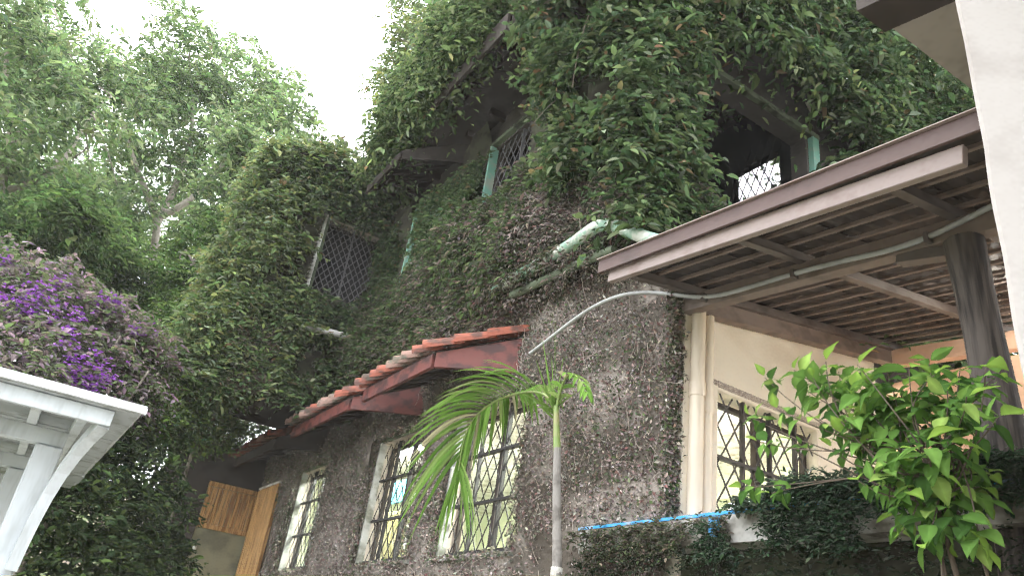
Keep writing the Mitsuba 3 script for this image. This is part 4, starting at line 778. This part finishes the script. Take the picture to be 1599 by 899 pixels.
for x, y, sc, n_ in tips:
    q = onT(x, y, -0.7 + rs.normal(0, 0.14)); st = onT(1455 + rs.normal(0, 30), 740 + rs.normal(0, 30), -0.68); mid = (q + st) / 2 + rs.normal(0, 0.03, 3) - [0, 0, 0.03]
    add(K + '__twig', tube(spline([st, mid, q], 8), np.linspace(0.0045, 0.002, 8), 6), 'm_twig', smooth=50)
    D = norm(q - st)
    for j_ in range(n_ + 4):
        ph = j_ * 2.4 + rs.uniform(0, 1); s1 = norm(np.cross(D, [0.2, 0.1, 1])); s2 = np.cross(s1, D)
        ax = norm(D * rs.uniform(0.0, 0.8) + (s1 * math.cos(ph) + s2 * math.sin(ph)) * 0.9 + [0, 0, -0.28])
        nr = norm(np.array([0, -0.35, 1.0]) + rs.normal(0, 0.3, 3)); base = q - D * (j_ * 0.018)
        v, f = bigleaf(base + ax * 0.012, ax, nr, sc * rs.uniform(0.055, 0.125), rs.uniform(0.46, 0.72), rs.uniform(0.1, 0.6))
        c_ = np.array([(0.10, 0.20, 0.045), (0.15, 0.28, 0.065), (0.055, 0.12, 0.03), (0.22, 0.33, 0.085)][rs.choice(4, p=[0.33, 0.25, 0.32, 0.10])]) * rs.uniform(0.85, 1.15)
        if j_ == 0: c_ = np.array((0.22, 0.36, 0.07))
        leafn += 1
        cv = c_ * np.repeat([1.3, 0.92, 0.92], len(v) // 3)[:, None] * rs.uniform(0.9, 1.1, (len(v), 1))      # pale midrib
        if leafn <= 300: add(K + '__leaf', (v, f), 'm_gloss', color=cv, smooth=True)
        else: extra.append((v, f, cv))
if extra: addleaves(K + '__foliage', extra, 'm_gloss')

# purple-flowering bush behind the shelter
K = 'flowering_bush'; tag(K, 'large greyish bush with vivid purple flowers above the white shelter', 'bush')
rb = np.random.default_rng(9); parts = []
BPAL = [((0.19, 0.16, 0.15), 3), ((0.28, 0.22, 0.25), 3), ((0.13, 0.15, 0.09), 4), ((0.33, 0.25, 0.31), 1.5), ((0.15, 0.20, 0.09), 4)]
def cluster(px, D, rpx, n_, pal, leaf, rng, wid=0.5, L=0.25, per=7, amp=0.5, depth=1.0, seed=0, up=0.3, cheap=False, droop=0.3, flat=0.8):
    c_ = atD(px[0], px[1], D); R = rpx * np.linalg.norm(c_ - EYE) / F_PX
    P, N = blob(n_, c_, (R, R * depth, R * 0.8), amp, 1.5, seed, rng); return shoots(P, N, L, leaf, wid, pal, rng, per, out=0.5, lat=0.8, up=up, cheap=cheap, droop=droop, flat=flat)
for i_, (x, y, D, r_) in enumerate(((20, 450, 10.5, 60), (70, 470, 10, 62), (120, 500, 9.6, 65), (30, 530, 9.2, 65), (170, 520, 10.2, 62), (215, 560, 10, 60), (120, 570, 9.2, 60), (180, 600, 9.6, 60), (60, 590, 8.6, 60), (-40, 480, 10, 70), (-40, 560, 9, 70))):
    parts.append(cluster((x, y), D, r_ * 0.92, 300, BPAL, 0.085, rb, seed=60 + i_, L=0.36, per=9, amp=0.8, droop=0.6))
addleaves(K + '__crown', parts, 'm_leaf', world=True)
st = []
for k_ in range(9):
    t_ = atD(rb.uniform(0, 250), rb.uniform(500, 620), rb.uniform(9, 10.5)); b_ = np.array([-4.9 + rb.normal(0, 0.25), 8.4 + rb.normal(0, 0.25), 0.2]); st.append(tube(spline([b_, (b_ * 0.5 + t_ * 0.5) + [0, 0, 0.5], t_], 8), np.linspace(0.045, 0.012, 8), 7))
add(K + '__stem', st, 'm_bark', world=True)
PURP = [((0.27, 0.07, 0.46), 4), ((0.38, 0.14, 0.54), 3), ((0.20, 0.05, 0.34), 2), ((0.46, 0.26, 0.56), 2)]
for i_, (x, y, D, r_, n_) in enumerate(((35, 475, 9.4, 22, 44), (75, 485, 9.2, 26, 60), (92, 440, 9.6, 12, 14), (165, 475, 9.6, 14, 26), (180, 478, 9.6, 10, 16), (125, 495, 9.1, 9, 12), (104, 522, 8.8, 10, 18), (213, 518, 9.8, 9, 14), (240, 520, 10.3, 8, 12), (122, 575, 8.6, 27, 60), (150, 590, 8.7, 20, 40), (135, 608, 8.7, 14, 20), (10, 405, 10.3, 8, 10), (12, 470, 9.3, 16, 22), (60, 455, 9.4, 14, 16))):
    c_ = atD(x, y, D - 0.25); R = r_ * np.linalg.norm(c_ - EYE) / F_PX; n3 = n_ * 2; P = c_ + rb.normal(0, 0.7, (n3, 3)) * R * [1, 1, 0.8]
    parts = []
    for pk in range(5):
        a_ = rb.uniform(0, 6.28, n3); ax = np.stack([np.cos(a_ + pk * 1.26), np.sin(a_ + pk * 1.26), rb.normal(0.2, 0.3, n3)], 1)
        parts.append(leaves(P, ax, norm(np.tile([0, -0.5, 0.8], (n3, 1)) + rb.normal(0, 0.3, (n3, 3))), 0.028, 0.9, PURP, rb, True, 0.15))
    v, f, cc = join(parts); add(K + '__flower_cluster', (v, f), 'm_petal', color=cc, world=True, kind='stuff')

# green shrubs under it and the dark green hedge by the passage
K = 'dark_hedge'; tag(K, 'dark green leafy shrub between the white shelter and the plank door', 'shrub')
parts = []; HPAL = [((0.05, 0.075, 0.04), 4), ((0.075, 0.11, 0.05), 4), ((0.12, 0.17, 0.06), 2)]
for i_, (x, y, D, r_) in enumerate(((150, 720, 9.6, 60), (210, 740, 9.8, 60), (250, 800, 10, 45), (170, 800, 9.4, 60), (110, 800, 9, 60), (130, 880, 9, 60), (200, 880, 9.6, 60), (240, 880, 9.9, 45), (240, 690, 10.4, 45), (110, 730, 9.2, 50), (60, 740, 9.5, 55), (20, 760, 9.5, 55), (40, 850, 9.5, 60), (0, 690, 10, 60), (150, 680, 10, 40))):
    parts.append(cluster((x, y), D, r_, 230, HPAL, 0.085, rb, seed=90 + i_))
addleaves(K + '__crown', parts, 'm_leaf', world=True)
add(K + '__stem', [tube(spline([[x_, y_, 0.2], [x_ + rb.normal(0, 0.2), y_ + rb.normal(0, 0.2), 1.6], [x_ + rb.normal(0, 0.4), y_ + rb.normal(0, 0.4), 2.9]], 7), np.linspace(0.035, 0.012, 7), 6) for x_, y_ in ((-4.4, 8.6), (-3.9, 9.0), (-4.9, 8.5), (-3.6, 9.3), (-5.4, 8.2))], 'm_bark', world=True)
K = 'leafy_shrub'; tag(K, 'yellow green leafy shrub left of the overgrown wing', 'shrub')
parts = []
for i_, (x, y, D, r_) in enumerate(((280, 590, 11.6, 45), (310, 560, 12, 45), (300, 630, 11.5, 40), (335, 610, 11.8, 35), (270, 560, 12, 40), (330, 530, 12.3, 40), (285, 660, 11.3, 32), (250, 600, 10.6, 48), (240, 555, 11, 42), (265, 640, 10.8, 45), (220, 650, 10, 42), (350, 670, 13.5, 30), (390, 655, 14, 26), (320, 670, 13, 30))):
    parts.append(cluster((x, y), D, r_, 260, [(G_MID, 3), (G_PALE, 3), ((0.16, 0.24, 0.06), 2), ((0.1, 0.1, 0.05), 1)], 0.085, rb, seed=120 + i_))
P = atD(0, 0, 1)[None] * 0
addleaves(K + '__crown', parts, 'm_leaf', world=True)
add(K + '__stem', [tube(spline([[-4.6, 10.6, 0.3], [-4.5 + dx, 10.7, 2.2], atD(300 + dx * 60, 600, 11.7)], 7), np.linspace(0.05, 0.015, 7), 7) for dx in (-0.4, 0, 0.4)], 'm_bark', world=True)

# ================================================================== TREES BEHIND
TN = [0]
def make_tree(label, trunk, boughs, clumps, pal, leaf, n_, seed, rt, L=0.55, per=8, spread=1.6, cheap=True, cat='tree'):
    K = 'tall_tree' if TN[0] == 0 else f'tall_tree_{TN[0]:03d}'; TN[0] += 1; tag(K, label, cat, 'tall trees behind the house'); r_ = np.random.default_rng(seed)
    tp = spline(trunk, 14); add(K + '__trunk', tube(tp, np.linspace(rt, rt * 0.5, 14), 10), 'm_bark', world=True, smooth=50)
    for b_ in boughs: 
        q = spline(b_, 12); add(K + '__bough', tube(q, np.linspace(rt * 0.55, rt * 0.14, 12), 7), 'm_bark', world=True, smooth=50)
    parts, tw = [], []; top = tp[-1]; nodes = np.vstack([spline(b_, 12)[4:] for b_ in boughs] + [tp[-2:]])
    for (x, y, rp_, D) in clumps:
        c_ = atD(x, y, D + r_.normal(0, spread)); R = rp_ * np.linalg.norm(c_ - EYE) / F_PX
        near = nodes[np.argmin(np.linalg.norm(nodes - c_, axis=1))]; tw.append(tube(spline([near, (near + c_) / 2 + r_.normal(0, 0.15, 3), c_], 7), np.linspace(rt * 0.16, rt * 0.05, 7), 5, False))
        for sub in range(5):
            cs = c_ + r_.normal(0, 0.5, 3) * R * [1, 1.2, 0.8]; P, N = blob(max(8, int(n_ * rp_ / 45 / 5)), cs, (R * 0.55, R * 0.55, R * 0.30), 0.5, 1.6, int(r_.integers(1e6)), r_)
            parts.append(shoots(P, N, L, leaf, 0.42, pal, r_, per, out=0.5, lat=0.8, up=0.05, droop=0.35, cheap=cheap))
    add(K + '__branch', tw, 'm_bark', world=True, kind='stuff')
    addleaves(K + '__crown', parts, 'm_treeleaf', world=True)
TP = [((0.155, 0.23, 0.10), 4), ((0.22, 0.305, 0.13), 4), ((0.10, 0.15, 0.08), 2), ((0.28, 0.34, 0.20), 1.5)]  # tree greens paled to stand for the hazy veil over them
p = lambda x, y, D: atD(x, y, D)
fb = p(228, 505, 19); fb0 = np.array([fb[0] + 0.2, fb[1] - 0.2, 4.0])
make_tree('tall airy tree with pale forked trunk left of the overgrown wing', [fb0, fb, p(238, 420, 19), p(246, 350, 19)],
          [[p(246, 350, 19), p(225, 290, 19), p(200, 220, 19), p(190, 160, 19)], [p(246, 350, 19), p(275, 290, 19), p(300, 200, 19.5), p(295, 90, 19.5)], [p(250, 340, 19), p(300, 310, 18.5), p(360, 240, 18.5), p(410, 170, 18.5)], [p(237, 430, 19), p(270, 420, 18.8), p(310, 380, 18.6), p(370, 340, 18.4)]],
          [(290, 65, 42, 19), (335, 85, 40, 19.5), (250, 100, 36, 19), (305, 130, 45, 19.5), (200, 105, 30, 19), (270, 190, 45, 19), (340, 190, 48, 19), (395, 130, 34, 18.5), (415, 180, 40, 18.5), (450, 200, 38, 18.5), (385, 250, 48, 18.5), (215, 215, 40, 19), (195, 270, 38, 19), (300, 270, 40, 19.5), (430, 260, 40, 18.5), (465, 275, 34, 18.5), (350, 320, 44, 18.5), (400, 330, 42, 18.5), (330, 250, 38, 20), (180, 160, 34, 19.5), (440, 320, 40, 18.5), (360, 150, 40, 20), (235, 150, 40, 20), (300, 350, 30, 19)],
          TP, 0.21, 165, 71, 0.17)
fb = p(130, 480, 17); 
make_tree('tall airy tree crossing the upper left corner of the sky', [np.array([p(-30, 480, 16)[0], p(-30, 480, 16)[1], 3.5]), p(-20, 400, 16), p(0, 300, 16), p(20, 220, 16)],
          [[p(20, 220, 16), p(60, 170, 16), p(100, 110, 16.3), p(90, 30, 16.3)], [p(0, 300, 16), p(90, 260, 16), p(130, 200, 16.4), p(175, 150, 16.5)], [p(20, 220, 16), p(10, 120, 16), p(20, 20, 16)]],
          [(30, 30, 46, 16), (75, 55, 36, 16), (15, 95, 46, 16), (60, 110, 46, 16), (110, 130, 40, 16.3), (160, 135, 34, 16.5), (15, 170, 44, 16), (60, 170, 40, 16), (140, 165, 34, 16.5), (95, 215, 30, 16), (30, 270, 36, 16), (60, 300, 34, 16.5), (110, 290, 36, 16.5), (150, 320, 36, 17), (-30, 60, 60, 16), (-30, 180, 60, 16), (80, 15, 26, 16), (190, 320, 30, 17.5)],
          TP, 0.18, 150, 72, 0.14)
make_tree('pale broad tree filling the gap low behind the forked trunk', [np.array([p(120, 500, 25)[0], p(120, 500, 25)[1], 5.0]), p(120, 460, 25), p(125, 400, 25)],
          [[p(125, 400, 25), p(80, 350, 25), p(40, 300, 25)], [p(125, 400, 25), p(180, 350, 25), p(220, 300, 25)], [p(125, 400, 25), p(230, 390, 25), p(320, 360, 25)]],
          [(20, 330, 42, 24), (60, 360, 42, 25), (100, 330, 40, 25), (150, 360, 44, 25), (190, 330, 40, 25), (200, 390, 44, 25), (280, 330, 34, 25), (310, 380, 42, 25), (350, 400, 40, 24), (280, 420, 36, 25), (130, 280, 36, 25), (70, 290, 36, 25), (390, 300, 40, 24), (430, 350, 36, 23), (20, 260, 34, 24), (170, 420, 40, 25), (90, 410, 40, 25), (30, 400, 44, 24), (350, 340, 36, 25)],
          [((0.16, 0.25, 0.09), 4), ((0.22, 0.32, 0.12), 4), ((0.10, 0.165, 0.065), 2)], 0.22, 130, 76, 0.2)
make_tree('dense green tree low behind the purple flowering bush', [np.array([p(110, 520, 15)[0], p(110, 520, 15)[1], 3.0]), p(112, 480, 15), p(115, 430, 15)],
          [[p(115, 430, 15), p(90, 400, 15), p(50, 370, 15)], [p(115, 430, 15), p(140, 390, 15), p(170, 360, 15)]],
          [(115, 350, 40, 15), (85, 380, 45, 15), (140, 390, 42, 15), (45, 390, 45, 15.5), (10, 370, 45, 16), (190, 400, 40, 16), (20, 420, 40, 15), (170, 430, 40, 15.5), (110, 420, 40, 15), (-20, 430, 50, 15), (60, 340, 36, 16.5), (200, 350, 26, 17)],
          [((0.105, 0.175, 0.06), 4), ((0.17, 0.25, 0.085), 3), ((0.065, 0.11, 0.045), 3)], 0.15, 380, 73, 0.12, L=0.4)
make_tree('dense leafy tree between the pale trunk and the overgrown wing', [np.array([p(330, 520, 15)[0], p(330, 520, 15)[1], 3.0]), p(330, 500, 15), p(335, 450, 15)],
          [[p(335, 450, 15), p(310, 420, 15), p(290, 390, 15)], [p(335, 450, 15), p(360, 410, 15), p(380, 370, 15)]],
          [(365, 390, 42, 15), (320, 430, 40, 15), (370, 440, 42, 14.5), (290, 460, 40, 15.5), (340, 480, 42, 14.5), (280, 510, 36, 14.5), (390, 350, 36, 15.5), (300, 400, 24, 17), (320, 500, 40, 14), (195, 470, 34, 17), (265, 480, 30, 17.5)],
          [((0.10, 0.175, 0.055), 4), ((0.17, 0.26, 0.075), 3), ((0.065, 0.11, 0.04), 3)], 0.14, 400, 74, 0.10, L=0.4)
make_tree('far tree showing as bright leaves behind the upper right climber', [np.array([9.5, 10.5, 1.5]), np.array([9.5, 10.5, 6]), np.array([9.4, 10.4, 9])], [[np.array([9.4, 10.4, 9]), np.array([9.0, 10.2, 10.5]), np.array([8.6, 10, 11.5])]],
          [(1440, 130, 40, 13), (1480, 170, 40, 13), (1400, 90, 35, 13), (1490, 230, 40, 13)], TP, 0.12, 260, 75, 0.12, L=0.4)

# ================================================================== THIN RAIN MIST, ADDED ALSO TO LIFT SHADOWS AND VEIL TREES
scene['mist'] = {'type': 'homogeneous', 'albedo': {'type': 'rgb', 'value': [0.95, 0.95, 0.95]}, 'sigma_t': {'type': 'rgb', 'value': [0.0012] * 3}}
scene['haze'] = {'type': 'cube', 'to_world': mi.ScalarTransform4f().translate([0, 0, 24]).scale([210, 210, 26]), 'bsdf': {'type': 'null'}, 'interior': {'type': 'ref', 'id': 'mist'}}
tag('haze', kind='stuff'); scene['camera']['medium'] = {'type': 'ref', 'id': 'mist'}
